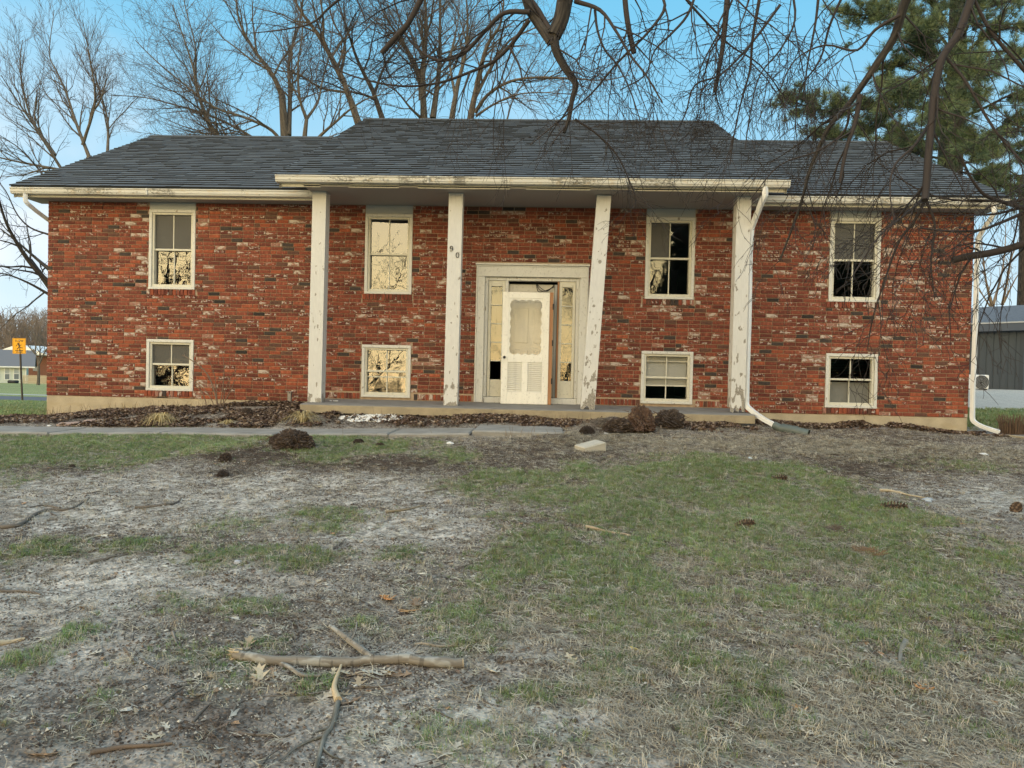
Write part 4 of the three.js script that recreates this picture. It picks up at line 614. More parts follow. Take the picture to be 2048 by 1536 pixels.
// needles: a spray of fine blades, laid on twigs in their thousands
function spray(n, len, w) { const mb = new MB(); for (let i = 0; i < n; i++) { const a = rnd() * 6.283, c = rr(0.15, 1), d = V(Math.cos(a) * Math.sqrt(1 - c * c), c, Math.sin(a) * Math.sqrt(1 - c * c)).normalize(), s = d.clone().cross(V(rr(-1, 1), rr(-1, 1), rr(-1, 1))).normalize().multiplyScalar(w), p = d.clone().multiplyScalar(len * rr(0.7, 1.1)); mb.tri(s.clone(), s.clone().negate(), p); } return mb.geo(); }
function copies(name, parent, geo, mat, list) { const m = new THREE.InstancedMesh(geo, mat, list.length); list.forEach((q, i) => { m.setMatrixAt(i, q.m); if (q.c) m.setColorAt(i, q.c); }); m.name = name; m.castShadow = m.receiveShadow = true; parent.add(m); return m; }
const mat4 = (p, q, s) => new THREE.Matrix4().compose(p, q, V(s, s, s));
function pine(label, z, stem, r0, arms, dens) {
  const pts = smooth([foot(stem[0][0], stem[0][1], z), ...trace(z, stem)], 3), t = thing('pine_tree', label, 'tree'), tr = new MB(), out = { limb: new MB(), twig: new MB() }, tips = [];
  tr.tube(pts, pts.map((_, i) => r0 * lerp(1.1, 0.5, i / pts.length)), 12);
  for (const [list, w, dz] of arms) {
    const q = smooth(trace(z, list, dz), 4), r = q.map((_, i) => lerp(px(w, z), 0.012, i / (q.length - 1))); out.limb.tube(q, r, 6);
    let L = 0; for (let i = 1; i < q.length; i++) L += q[i].distanceTo(q[i - 1]);
    for (let k = 0; k < L * dens; k++) {
      const f = Math.pow(rr(0.12, 1), 0.7) * (q.length - 1), i = Math.min(q.length - 2, Math.floor(f)), p = q[i].clone().lerp(q[i + 1], f - i), d = q[i + 1].clone().sub(q[i]).normalize();
      d.add(V(rr(-1, 1), rr(-0.45, 0.55), rr(-1, 1))).normalize(); const len = rr(0.35, 1.15), s = [p, p.clone().addScaledVector(d, len * 0.5).add(V(0, -0.02, 0)), p.clone().addScaledVector(d, len).add(V(0, 0.05, 0))];
      out.twig.tube(s, [0.012, 0.009, 0.004], 3, false);
      for (let j = 0; j < 9; j++) { const g = rr(0.2, 1), e = s[0].clone().lerp(s[2], g).add(V(rr(-0.09, 0.09), rr(-0.03, 0.07), rr(-0.09, 0.09))); tips.push({ m: mat4(e, new THREE.Quaternion().setFromUnitVectors(V(0, 1, 0), d.clone().add(V(rr(-0.5, 0.5), rr(-0.1, 0.6), rr(-0.5, 0.5))).normalize()), rr(0.8, 1.45)), c: C(...mul3(pick([[0.115, 0.165, 0.085], [0.09, 0.14, 0.08], [0.15, 0.185, 0.09], [0.07, 0.11, 0.068]]), rr(0.8, 1.3))) }); }
    }
  }
  tr.build('trunk', M.barkDark, t); out.limb.build('branch', M.barkDark, t); out.twig.build('twigs', M.twigDark, t);
  tag(copies('needles', t, spray(30, 0.20, 0.0045), flat(1, 1, 1, 0.7), tips), null, null, null, 'stuff');
  return settle(t, pts[0].clone());
}
pine('tall dark green pine behind the right roof end with tiered drooping boughs', -9, [[1896, 420], [1900, 330], [1907, 240], [1915, 150], [1915, 60], [1918, -60]], 0.36, [
  [[[1905, 300], [1830, 290], [1760, 250], [1700, 270], [1640, 272]], 7, 1.5], [[[1908, 250], [1840, 215], [1760, 215], [1660, 222], [1590, 205]], 8, 2], [[[1910, 210], [1850, 150], [1800, 130], [1760, 150]], 6, -1], [[[1915, 150], [1870, 100], [1800, 40], [1700, 28]], 7, 1], [[[1915, 120], [1860, 50], [1790, 20], [1760, -20]], 7, -1.5], [[[1916, 90], [1880, 20], [1850, -40]], 6, 1],
  [[[1907, 240], [1960, 220], [2020, 190], [2070, 175]], 7, 1.5], [[[1912, 180], [1960, 140], [2010, 120], [2070, 110]], 7, -1], [[[1915, 130], [1970, 70], [2050, 50]], 7, 1.5], [[[1916, 70], [1960, 20], [2040, -10]], 6, -1], [[[1904, 290], [1960, 280], [2010, 250], [2070, 260]], 7, 2], [[[1902, 330], [1960, 320], [2020, 300], [2070, 320]], 6, -1], [[[1903, 320], [1850, 310], [1800, 285], [1770, 290]], 5, 2.5], [[[1900, 340], [1950, 350], [2000, 370], [2050, 390]], 5, 2], [[[1912, 100], [1940, 40], [1930, -20]], 6, 2], [[[1914, 160], [1880, 130], [1850, 100], [1840, 60]], 5, 3], [[[1908, 230], [1880, 200], [1830, 180], [1800, 190]], 5, 3], [[[1908, 260], [1890, 270], [1935, 285], [1960, 300]], 4, 4], [[[1910, 190], [1930, 200], [1900, 215], [1870, 240]], 4, 4], [[[1914, 110], [1895, 120], [1925, 130], [1950, 150]], 4, 4]], 11);
pine('smaller pine at the far right edge, low boughs just over the eave corner', -19, [[2050, 470], [2046, 400], [2040, 350]], 0.22, [[[[2046, 420], [2010, 400], [1975, 385], [1950, 395]], 5, 1], [[[2046, 390], [2000, 370], [1965, 360]], 5, -1], [[[2048, 430], [2080, 420], [2110, 410]], 5, 1], [[[2044, 360], [2015, 340], [1990, 345]], 4, 1]], 12);
// ------------------------------------------------------------------ across the street, the neighbours, the shed
{ // street with kerb and verge
  const road = flat(0.085, 0.09, 0.105, 0.85), kerb = flat(0.44, 0.44, 0.42, 0.9);
  const strip = (name, za, zb, dy, mat) => { const mb = new MB(); for (let x = -140; x < -9; x += 2) { const s = (v) => 0.09 * (v + 20), q = (v, z) => V(v, baseY(v, z + s(v)) + dy, z + s(v)); mb.quad(q(x, za), q(x + 2, za), q(x + 2, zb), q(x, zb)); } const m = part(name, scene, mb.geo(), mat); tag(m, null, null, null, 'structure'); };
  strip('road', -16.4, -21.5, 0.035, road); strip('kerb', -21.5, -22.6, 0.12, kerb);
}
const boxes = (list, ch = 0) => { const mb = new MB(); for (const b of list) mb.box(...b, ch); return mb; };
function gableRoof(mb, x0, x1, z0, z1, ye, yr, alongX, t = 0.12) {
  if (alongX) { const zm = (z0 + z1) / 2; for (const s of [0, 1]) { const ze = s ? z1 : z0; mb.quad(V(x0, ye, ze), V(x1, ye, ze), V(x1, yr, zm), V(x0, yr, zm)); mb.quad(V(x0, ye - t, ze), V(x1, ye - t, ze), V(x1, ye, ze), V(x0, ye, ze)); mb.quad(V(x0, ye - t, ze), V(x0, ye, ze), V(x0, yr, zm), V(x0, yr - t, zm)); mb.quad(V(x1, ye - t, ze), V(x1, ye, ze), V(x1, yr, zm), V(x1, yr - t, zm)); } }
  else { const xm = (x0 + x1) / 2; for (const s of [0, 1]) { const xe = s ? x1 : x0; mb.quad(V(xe, ye, z0), V(xe, ye, z1), V(xm, yr, z1), V(xm, yr, z0)); mb.quad(V(xe, ye - t, z0), V(xe, ye - t, z1), V(xe, ye, z1), V(xe, ye, z0)); mb.quad(V(xe, ye - t, z1), V(xe, ye, z1), V(xm, yr, z1), V(xm, yr - t, z1)); } }
}
{
  const siding = std({ roughness: 0.7, map: tex(16, 64, (x, y) => mul3([0.55, 0.60, 0.55], (y * 8) % 1 < 0.12 ? 0.72 : 1), 1, 1 / 1.0) }), white = flat(0.72, 0.73, 0.72, 0.6), roofM = flat(0.15, 0.155, 0.17, 0.9), pane = flat(0.16, 0.19, 0.22, 0.15);
  const z = -84, a = at(52, 766, z), by = a.y - 0.25, h = 2.5, zz = z;
  const t = thing('neighbour_house', 'pale green sided bungalow with grey roof and two tall windows across the street', 'house');
  boxes([[a.x - 13, a.x, by, by + h, zz - 8, zz]]).build('wall', siding, t);
  const r = new MB(); gableRoof(r, a.x - 13.5, a.x + 1.2, zz - 8.5, zz + 0.6, by + h, by + h + 2.3, true); r.build('roof', roofM, t);
  boxes([[a.x - 13.5, a.x + 1.2, by + h - 0.16, by + h + 0.02, zz + 0.55, zz + 0.68]]).build('gutter', white, t);
  for (const [u0, u1] of [[12.5, 21], [29.5, 38.5], [-6, 2]]) { const p = at(u0, 735, zz), q = at(u1, 735, zz), y0 = at(u0, 758, zz).y, y1 = at(u0, 736.5, zz).y, g = sub('window', t); boxes([[p.x - 0.08, q.x + 0.08, y0 - 0.08, y0, zz, zz + 0.06], [p.x - 0.08, q.x + 0.08, y1, y1 + 0.08, zz, zz + 0.06], [p.x - 0.08, p.x, y0, y1, zz, zz + 0.06], [q.x, q.x + 0.08, y0, y1, zz, zz + 0.06]]).build('frame', white, g); boxes([[p.x, q.x, y0, (y0 + y1) / 2 - 0.03, zz, zz + 0.02]]).build('pane', pane, g); boxes([[p.x, q.x, (y0 + y1) / 2 + 0.03, y1, zz, zz + 0.03]]).build('pane', flat(0.33, 0.38, 0.42, 0.2), g); boxes([[p.x, q.x, (y0 + y1) / 2 - 0.03, (y0 + y1) / 2 + 0.03, zz, zz + 0.05]]).build('sash_rail', white, g); }
  boxes([[a.x - 0.12, a.x + 0.02, by, by + h, zz - 0.02, zz + 0.04]]).build('corner_board', white, t);
  settle(t, V(a.x, by, zz)); t.rotation.y = 0.6; t.scale.x = 0.85;
  const z2 = -98, b = at(62, 755, z2), w = thing('neighbour_house', 'white gabled house with dark roof and brown wall behind the pale bungalow', 'house');
  const g2y = at(62, 712, z2).y, ry = at(60, 702, z2).y;
  boxes([[b.x - 6, b.x + 9, b.y - 1, g2y + 0.1, z2 - 9, z2]]).build('wall', flat(0.17, 0.075, 0.05, 0.9), w);
  boxes([[b.x - 6, b.x + 9, g2y + 0.05, g2y + 0.75, z2 + 0.02, z2 + 0.25]]).build('fascia', white, w);
  const r2 = new MB(); gableRoof(r2, b.x - 6.5, b.x + 9.5, z2 - 9.6, z2 + 0.7, g2y + 0.75, ry + 0.4, true); r2.build('roof', flat(0.10, 0.115, 0.14, 0.9), w);
  const gb = new MB(), gx = at(46, 700, z2 + 3).x, pk = at(36, 695, z2 + 3).y + 0.4; gb.quad(V(gx - 6, g2y + 0.2, z2 + 2), V(gx + 3.2, g2y + 0.2, z2 + 2), V(gx - 1.0, pk, z2 + 2), V(gx - 2, pk, z2 + 2)); gb.quad(V(gx - 6, g2y + 0.2, z2 - 3), V(gx - 6, g2y + 0.2, z2 + 2), V(gx - 2, pk, z2 + 2), V(gx - 2, pk, z2 - 3)); gb.quad(V(gx + 3.2, g2y + 0.2, z2 + 2), V(gx + 3.2, g2y + 0.2, z2 - 3), V(gx - 1, pk, z2 - 3), V(gx - 1, pk, z2 + 2)); gb.build('gable', white, w);
  const wd = new MB(); const p1 = at(66, 742, z2), p2 = at(70, 732, z2); wd.box(p1.x, p2.x + 0.6, p1.y, p2.y, z2, z2 + 0.05); wd.build('window', pane, w);
  settle(w, V(b.x, b.y - 1, z2));
  // picket fence
  const zf = -80, f0 = at(46, 766, zf), f1 = at(100, 766, zf), fe = thing('picket_fence', 'weathered picket fence beside the bungalow across the street', 'fence'), fm = flat(0.42, 0.37, 0.27, 0.9), fy = f0.y - 0.1;
  boxes([[f0.x, f1.x, fy + 0.25, fy + 0.33, zf - 0.04, zf - 0.01], [f0.x, f1.x, fy + 0.85, fy + 0.93, zf - 0.04, zf - 0.01]]).build('rail', fm, fe);
  { const pg = boxes([[-0.045, 0.045, 0, 1.12, 0, 0.02]]).geo(), pt = new MB(); pt.tri(V(-0.045, 1.12, 0.02), V(0.045, 1.12, 0.02), V(0, 1.2, 0.01)); const g = mergeGeometries([pg, pt.geo()]); for (let x = f0.x; x < f1.x; x += 0.14) part('picket', fe, g, fm).position.set(x, fy, zf); for (let x = f0.x; x < f1.x; x += 2) boxes([[x, x + 0.1, fy, fy + 1.05, zf - 0.14, zf - 0.05]]).build('post', fm, fe); }
  settle(fe, V(f0.x, fy, zf));
  const zc = -82, c0 = at(24, 766, zc), c1 = at(39, 760, zc), cov = thing('covered_trailer', 'low dark covered shape parked beside the pale bungalow', 'covered trailer');
  { const mb = new MB(), y = c0.y - 0.15, h = c1.y - c0.y + 0.1; mb.box(c0.x, c1.x, y + 0.16, y + h, zc, zc + 1.0, 0.12); mb.build('cover', flat(0.018, 0.018, 0.022, 0.7), cov); const wl = new MB(); for (const x of [c0.x + 0.25, c1.x - 0.25]) wl.tube([V(x, y + 0.16, zc + 0.05), V(x, y + 0.16, zc + 0.95)], 0.16, 10); wl.build('wheel', flat(0.015, 0.015, 0.015), cov); settle(cov, V(c0.x, y, zc)); }
  const zt = -70, ts = (l) => trace(zt, l);
  bareTree('bare_tree', 'small twisted bare tree in front of the picket fence across the street', [foot(76, 770, zt), ...ts([[77, 750], [77, 725]])], px(6, zt), [
    [ts([[77, 728], [72, 710], [66, 698]]), px(4, zt), 0.03], [ts([[78, 728], [88, 706], [98, 690], [105, 670]]), px(4, zt), 0.03], [ts([[77, 726], [80, 700], [78, 680], [84, 655]]), px(3.4, zt), 0.03], [ts([[70, 708], [55, 690], [45, 680], [32, 670]]), px(3, zt), 0.03], [ts([[70, 702], [72, 680], [64, 660]]), px(3, zt), 0.03]],
    { n: [1.6, 1.8, 1.6], len: [2.6, 1.2, 0.6], rise: [0.3, 0.2, 0.1], cap: [0.06, 0.03, 0.02], min: 0.016, from: 0.1, thick: 0.03 }, [M.barkTan, M.twigWine]);
  // far wood: reads as one mass of bare crowns
  const wood = { limb: new MB(), twig: new MB() };
  for (let i = 0; i < 150; i++) { const zz2 = rr(-175, -120), p = at(rr(-160, 150), 740, zz2), y0 = p.y - 2, h = at(60, rr(628, 660), zz2).y - y0, q = [V(p.x, y0, zz2), V(p.x + rr(-1, 1), y0 + h * 0.5, zz2), V(p.x + rr(-2, 2), y0 + h, zz2)]; wood.twig.tube(q, [0.22, 0.15, 0.03], 4, false); shoots(wood, smooth(q, 2), [0.22, 0.2, 0.15, 0.1, 0.04], 0, { n: [2.2, 1.6], len: [4.5, 2.0], rise: [0.7, 0.3], cap: [0.07, 0.05], min: 0.035, from: 0.1, thick: 9, segs: 2 }); }
  tag(top('woodland', wood.twig.geo(), flat(0.20, 0.155, 0.125, 0.95)), 'far grey brown wood of bare trees beyond the houses', 'woodland', null, 'stuff');
}
{ // sign
  const z = -15, p = foot(45, 801, z), tp = at(39.2, 692, z), t = thing('slow_sign', 'yellow rectangular SLOW sign with running figure on a dark post', 'road sign');
  const cv = document.createElement('canvas'); cv.width = 192; cv.height = 256; const x = cv.getContext('2d'); x.fillStyle = '#eda90e'; x.fillRect(0, 0, 192, 256); x.strokeStyle = '#1c1608'; x.lineWidth = 4; x.strokeRect(9, 9, 174, 238); x.fillStyle = '#1c1608';
  x.font = 'bold 46px sans-serif'; x.textAlign = 'center'; x.fillText('SLOW', 96, 58);
  x.beginPath(); x.arc(82, 84, 12, 0, 7); x.fill(); x.lineWidth = 14; x.strokeStyle = '#1c1608'; x.lineCap = 'round'; x.lineJoin = 'round';
  const ln = (...q) => { x.beginPath(); x.moveTo(q[0], q[1]); for (let i = 2; i < q.length; i += 2) x.lineTo(q[i], q[i + 1]); x.stroke(); };
  x.lineWidth = 17; ln(88, 102, 98, 136); x.lineWidth = 9; ln(86, 104, 62, 112, 58, 128); ln(90, 104, 112, 118, 128, 110); x.lineWidth = 11; ln(98, 138, 84, 160, 66, 178); ln(100, 138, 122, 156, 142, 160);
  x.fillRect(40, 197, 46, 13); x.fillRect(92, 197, 60, 13); x.fillRect(52, 221, 40, 13); x.fillRect(98, 221, 44, 13);
  const ct = new THREE.CanvasTexture(cv); ct.colorSpace = THREE.SRGBColorSpace;
  const sh = new THREE.Shape(), w = 0.235, h = 0.305, r = 0.035; sh.moveTo(-w + r, -h); sh.lineTo(w - r, -h); sh.quadraticCurveTo(w, -h, w, -h + r); sh.lineTo(w, h - r); sh.quadraticCurveTo(w, h, w - r, h); sh.lineTo(-w + r, h); sh.quadraticCurveTo(-w, h, -w, h - r); sh.lineTo(-w, -h + r); sh.quadraticCurveTo(-w, -h, -w + r, -h);
  const g = new THREE.ExtrudeGeometry(sh, { depth: 0.004, bevelEnabled: false }), uv = g.attributes.uv, ps = g.attributes.position; for (let i = 0; i < uv.count; i++) uv.setXY(i, (ps.getX(i) + w) / (2 * w), (ps.getY(i) + h) / (2 * h));
  const pl = part('sign_panel', t, g, std({ map: ct, roughness: 0.5 })); pl.position.set(tp.x, tp.y, z + 0.03); pl.rotation.set(0, 0.25, 0.02);
  const mb = new MB(); mb.tube([p, V(lerp(p.x, tp.x, 0.5) , (p.y + tp.y) / 2, z), V(tp.x, tp.y + 0.28, z)], 0.035, 6); mb.build('post', flat(0.055, 0.04, 0.03, 0.7), t); const bt = new MB(); for (const y of [-0.22, 0.22]) bt.tube([V(tp.x, tp.y + y, z + 0.03), V(tp.x, tp.y + y, z + 0.045)], 0.014, 6); bt.build('bolt', M.whiteMetal, t); settle(t, p);
}
{ // shed on the right
  const c = at(2044, 787, -13), ct = at(2044, 655, -13), y0 = c.y - 0.05, h = ct.y - c.y, dir = V(-1.9, 0, -2.5).normalize(), nrm = V(-dir.z, 0, dir.x).multiplyScalar(dir.x * 0 + 1); if (nrm.dot(V(0.6, 0, 12.6).sub(c)) < 0) nrm.multiplyScalar(-1);
  const inn = nrm.clone().negate(), t = thing('metal_shed', 'dark blue grey ribbed metal shed with shingle roof right of the house', 'shed'), L = 12, D = 7, P = (a, y, d) => c.clone().addScaledVector(dir, a).addScaledVector(inn, d).setY(y0 + y);
  const steel = flat(0.050, 0.064, 0.078, 0.5), trimM = flat(0.035, 0.045, 0.057, 0.5), fas = flat(0.07, 0.086, 0.115, 0.6);
  const rib = 0.23, n = Math.floor(L / rib);
  for (let i = 0; i < n; i++) { const a = i * rib, mb = new MB(); const A = P(a + 0.035, 0, 0), B = P(a + rib - 0.012, 0, 0), up = (q, y) => q.clone().setY(y0 + y); mb.quad(B, A, up(A, h), up(B, h)); const E = P(a, 0, -0.03), F = P(a + 0.022, 0, -0.03), G = P(a - 0.012, 0, 0); mb.quad(F, E, up(E, h), up(F, h)); mb.quad(A, F, up(F, h), up(A, h)); mb.quad(E, G, up(G, h), up(E, h)); mb.build('wall_panel', steel, t); }
  const wl = new MB(); for (const [a0, d0, a1, d1] of [[0, 0, 0, D], [L, D, L, 0], [0, D, L, D]]) { const A = P(a0, 0, d0), B = P(a1, 0, d1); wl.quad(A, B, B.clone().setY(y0 + h), A.clone().setY(y0 + h)); wl.quad(B, A, A.clone().setY(y0 + h), B.clone().setY(y0 + h)); } wl.build('wall', steel, t);
  const gb = new MB(); for (const a of [0.02, L - 0.02]) { gb.tri(P(a, h, 0), P(a, h, D), P(a, h + 0.9, D / 2)); gb.tri(P(a, h, D), P(a, h, 0), P(a, h + 0.9, D / 2)); } gb.build('gable', steel, t);
  const cn = new MB(); const k = (a, y, d) => P(a, y, d); cn.quad(k(0.1, 0, -0.035), k(-0.03, 0, -0.035), k(-0.03, h, -0.035), k(0.1, h, -0.035)); cn.quad(k(-0.03, 0, -0.035), k(-0.03, 0, 0.12), k(-0.03, h, 0.12), k(-0.03, h, -0.035)); cn.build('corner_trim', trimM, t);
  const fb = new MB(), ov = 0.34; fb.quad(k(L, h - 0.06, -ov), k(-ov, h - 0.06, -ov), k(-ov, h + 0.2, -ov), k(L, h + 0.2, -ov)); fb.quad(k(L, h - 0.06, 0), k(-ov, h - 0.06, 0), k(-ov, h - 0.06, -ov), k(L, h - 0.06, -ov)); fb.quad(k(-ov, h - 0.06, -ov), k(-ov, h - 0.06, D), k(-ov, h + 0.2, D), k(-ov, h + 0.2, -ov)); fb.build('fascia', fas, t);
  const de = new MB(); de.quad(k(L, h + 0.2, -ov - 0.02), k(-ov, h + 0.2, -ov - 0.02), k(-ov, h + 0.245, -ov - 0.03), k(L, h + 0.245, -ov - 0.03)); de.build('drip_edge', flat(0.5, 0.52, 0.54, 0.5), t);
  const rf = new MB(), R = h + 1.15; rf.quad(k(L, h + 0.245, -ov - 0.03), k(-ov, h + 0.245, -ov - 0.03), k(-ov, R, D / 2), k(L, R, D / 2)); rf.quad(k(-ov, h + 0.2, D + ov), k(L, h + 0.2, D + ov), k(L, R, D / 2), k(-ov, R, D / 2)); rf.quad(k(-ov, h + 0.1, -ov), k(-ov, h + 0.1, D + ov), k(-ov, R, D / 2), k(-ov, R - 0.1, D / 2));
  rf.build('roof', std({ roughness: 0.9, map: tex(256, 256, (x, y) => mul3([0.115, 0.125, 0.145], 0.65 + 0.7 * fbm(x * 30, y * 30, 3, 211, 30)), 1, 1) }), t);
  settle(t, P(L / 2, 0, D / 2));
  // heat pump beside the wall
  const z = -11.6, q0 = at(1938, 781, z), q1 = at(1979, 750, z), ac = thing('heat_pump', 'white outdoor heat pump unit by the shed wall', 'heat pump'), w = q1.x - q0.x, hh = q1.y - q0.y, wm = flat(0.74, 0.75, 0.74, 0.45);
  boxes([[0, w, 0.06, hh, -0.3, 0]], 0.02).build('body', wm, ac); const gr = new MB(); for (let i = 1; i < 6; i++) { const r = 0.045 * i, ring = []; for (let a = 0; a <= 20; a++) ring.push(V(w * 0.62 + Math.cos(a / 10 * Math.PI) * r, hh * 0.53 + Math.sin(a / 10 * Math.PI) * r, 0.012)); gr.tube(ring, 0.009, 4, false); } gr.build('fan_grille', flat(0.30, 0.31, 0.31, 0.5), ac); const fan = new MB(); fan.tube([V(w * 0.62, hh * 0.53, 0.002), V(w * 0.62, hh * 0.53, 0.006)], 0.225, 22); fan.build('fan_opening', M.dark, ac);
  boxes([[w - 0.012, w + 0.006, 0.1, hh - 0.06, -0.29, -0.02]]).build('side_panel', flat(0.09, 0.10, 0.11, 0.5), ac); boxes([[0.05, 0.12, 0, 0.06, -0.32, 0.02], [w - 0.14, w - 0.07, 0, 0.06, -0.32, 0.02]]).build('foot', M.dark, ac);
  ac.position.set(q0.x, q0.y, z);
  { const b = gy(q0.x + 0.3, z), st = new MB(); if (q0.y - b > 0.02) { st.box(0.03, w - 0.03, b - q0.y - 0.05, -0.002, -0.33, 0.03, 0.01); st.build('plinth', M.path, ac); } }
  // pale gravel apron before the shed
  const gm = std({ roughness: 0.95, map: tex(512, 512, (x, y) => mul3([0.50, 0.46, 0.40], 0.5 + 0.9 * vn(x * 90, y * 90, 221, 90) * (0.6 + 0.6 * fbm(x * 8, y * 8, 3, 222, 8))), 1, 1) }), mb = new MB();
  for (let a = -9; a < 12; a += 0.5) for (let d = 0; d < 5; d += 0.5) { const e = (aa) => 8.5 + 1.2 * fbm(aa * 0.8, 3, 3, 5) + (aa < 0.5 ? (0.5 - aa) * 0.5 : 0), Q = (aa, dd) => { const s = -(dd / 5) * e(aa), p = P(aa, 0, s); p.y = gy(p.x, p.z) + 0.03; return p; }; mb.quad(Q(a, d), Q(a, d + 0.5), Q(a + 0.5, d + 0.5), Q(a + 0.5, d)); }
  const m = part('gravel_apron', scene, mb.geo(), gm); tag(m, null, null, null, 'structure');
}
{ // the wood across the way behind the viewer, seen only in the panes
  const w = { limb: new MB(), twig: new MB() };
  for (let i = 0; i < 90; i++) { const x = rr(-60, 45), z = rr(58, 92), y0 = gy(x, z) - 1, h = rr(7, 12.5) * (x > -30 && x < -10 ? 0.8 : 1), q = [V(x, y0, z), V(x + rr(-0.6, 0.6), y0 + h * 0.5, z), V(x + rr(-1.5, 1.5), y0 + h, z)]; w.twig.tube(q, [0.16, 0.1, 0.02], 4, false); shoots(w, smooth(q, 2), [0.16, 0.14, 0.1, 0.07, 0.03], 0, { n: [2.4, 2.2, 1.6], len: [3.6, 1.6, 0.8], rise: [0.6, 0.2, 0.1], cap: [0.05, 0.03, 0.02], min: 0.016, from: 0.12, thick: 9, segs: 2 }); }
  tag(top('woodland', w.twig.geo(), M.twigDark, 'line of bare trees behind the viewer, mirrored low in the panes', 'woodland'), null, null, null, 'stuff');
}
{ // what the panes mirror: trees across the lawn behind the camera
  const mk = (x, z, s, label) => {
    const b = V(x, gy(x, z) - 0.2, z), U = (a, y, c = 0) => V(x + a * s, b.y + y * s, z + c * s);
    return bareTree('bare_tree', label, [b, U(0.1, 1.6), U(0, 3)], 0.2 * s, [[[U(0, 2.6), U(-0.8, 5), U(-1.6, 8), U(-2, 11)], 0.1 * s, 0.02], [[U(0, 2.8), U(0.7, 5.5), U(1.0, 8.5), U(0.9, 12)], 0.13 * s, 0.02], [[U(0, 2.2), U(1.8, 3.6), U(3.4, 5.4), U(4.4, 7)], 0.09 * s, 0.015], [[U(0, 2.3), U(-1.9, 3.6), U(-3.6, 5.0), U(-5, 6.4)], 0.09 * s, 0.015], [[U(0.3, 4), U(1.8, 6, 1), U(2.8, 9, 1.5)], 0.07 * s, 0.015], [[U(-0.4, 3.6), U(-2.2, 6, -1), U(-3.4, 9, -1.4)], 0.07 * s, 0.015]],
      { n: [2.6, 3.0, 2.6], len: [2.4, 1.1, 0.5], rise: [0.3, 0.1, 0.0], cap: [0.045, 0.018, 0.011], min: 0.008, from: 0.1, wob: 0.25, thick: 0.03 }, [M.barkDark, M.twigDark]);
  };
  mk(-13.5, 30, 1.0, 'bare tree behind the viewer mirrored left of centre in the panes'); mk(-7.9, 17.5, 0.8, 'bare tree behind the viewer mirrored in the windows left of the door'); mk(-16.2, 17.5, 0.8, 'bare tree behind the viewer mirrored at the far left of the panes'); mk(-21.5, 34, 1.15, 'bare tree behind the viewer mirrored in the far left upper window'); mk(2.5, 38, 1.1, 'bare tree behind the viewer mirrored in the sidelights'); mk(6.9, 17.5, 0.75, 'bare tree behind the viewer mirrored in the upper window right of the door');
  const hedge = (x, z, h, w, label) => { // dense evergreen
    const b = V(x, gy(x, z) - 0.2, z), t = thing('evergreen_tree', label, 'tree', b), mb = new MB(), list = []; mb.tube([V(0, 0, 0), V(0, h * 0.5, 0), V(0, h * 0.95, 0)], [0.3, 0.2, 0.04], 8); mb.build('trunk', M.barkDark, t);
    for (let i = 0; i < 9000; i++) { const y = h * rr(0.06, 1), a = rnd() * 6.283, r = w * (1 - y / h) * Math.sqrt(rnd()) * (0.75 + 0.4 * vn(a * 3, y * 1.2, 7)) + 0.1; list.push({ m: mat4(V(Math.cos(a) * r, y + rr(-0.3, 0.3) - r * 0.15, Math.sin(a) * r), new THREE.Quaternion().setFromUnitVectors(V(0, 1, 0), V(Math.cos(a), 0.3, Math.sin(a)).normalize()), rr(1.6, 3.4)), c: C(...mul3([0.035, 0.055, 0.028], rr(0.7, 1.3))) }); }
    tag(copies('needles', t, spray(26, 0.17, 0.012), flat(1, 1, 1, 0.8), list), null, null, null, 'stuff');
  };
  hedge(19, 28, 17, 5.6, 'dark evergreen behind the viewer mirrored in the far right windows'); hedge(9.6, 33, 16, 3.9, 'dark evergreen behind the viewer mirrored in the right middle windows'); hedge(-24.5, 31, 5.5, 3.4, 'low dark evergreen behind the viewer mirrored in the far left upper window');
}
// ------------------------------------------------------------------ things lying about
// small things told apart by their look and by the landmark they lie nearest to
const MARKS = [['the splintered branch end', 465, 1322], ['the cut branch end', 928, 1337], ['the bright orange leaves', 797, 1213], ['the lichen grey branch', 655, 1480], ['the straw patch in the lawn', 1400, 1145], ['the tan needle tuft', 1735, 1110], ['the split tan strip', 1215, 1066], ['the grey crooked stick', 1805, 1310], ['the dark crooked stick', 90, 1030], ['the brown bark strip', 262, 1502], ['the bottom whitish leaf', 905, 1505], ['the yellow stalk', 1275, 1306]];
const waiting = [];
function byPlace(o, what, u, v) { waiting.push([o, what, u, v]); }
function nameByPlace() {
  const by = {};
  for (const w of waiting) {
    const [, what, u, v] = w; let b = null; for (const m of MARKS) { const d = Math.hypot(u - m[1], (v - m[2]) * 1.5); if (!b || d < b[0]) b = [d, m]; }
    const dx = u - b[1][1], dy = (v - b[1][2]) * 1.5, s = Math.abs(dx) > 2.2 * Math.abs(dy) ? (dx < 0 ? 'left of' : 'right of') : Math.abs(dy) > 2.2 * Math.abs(dx) ? (dy < 0 ? 'beyond' : 'in front of') : `${dy < 0 ? 'beyond' : 'before'} and ${dx < 0 ? 'left of' : 'right of'}`;
    const l = `${what} ${b[0] < 90 ? 'just ' : b[0] > 260 ? 'well ' : ''}${s} ${b[1][0]}`; (by[l] ||= []).push(w);
  }
  const ord = ['leftmost', 'second from left', 'third from left', 'fourth from left', 'fifth from left', 'sixth from left', 'seventh from left'];
  for (const [l, ws] of Object.entries(by)) { ws.sort((a, b) => a[2] - b[2]); ws.forEach((w, i) => { w[0].userData.label = ws.length > 1 ? `${l}, ${ord[i]}` : l; }); }
}
const onG = (u, v, dy = 0) => { const p = ground(u, v); p.y += dy; return p; };
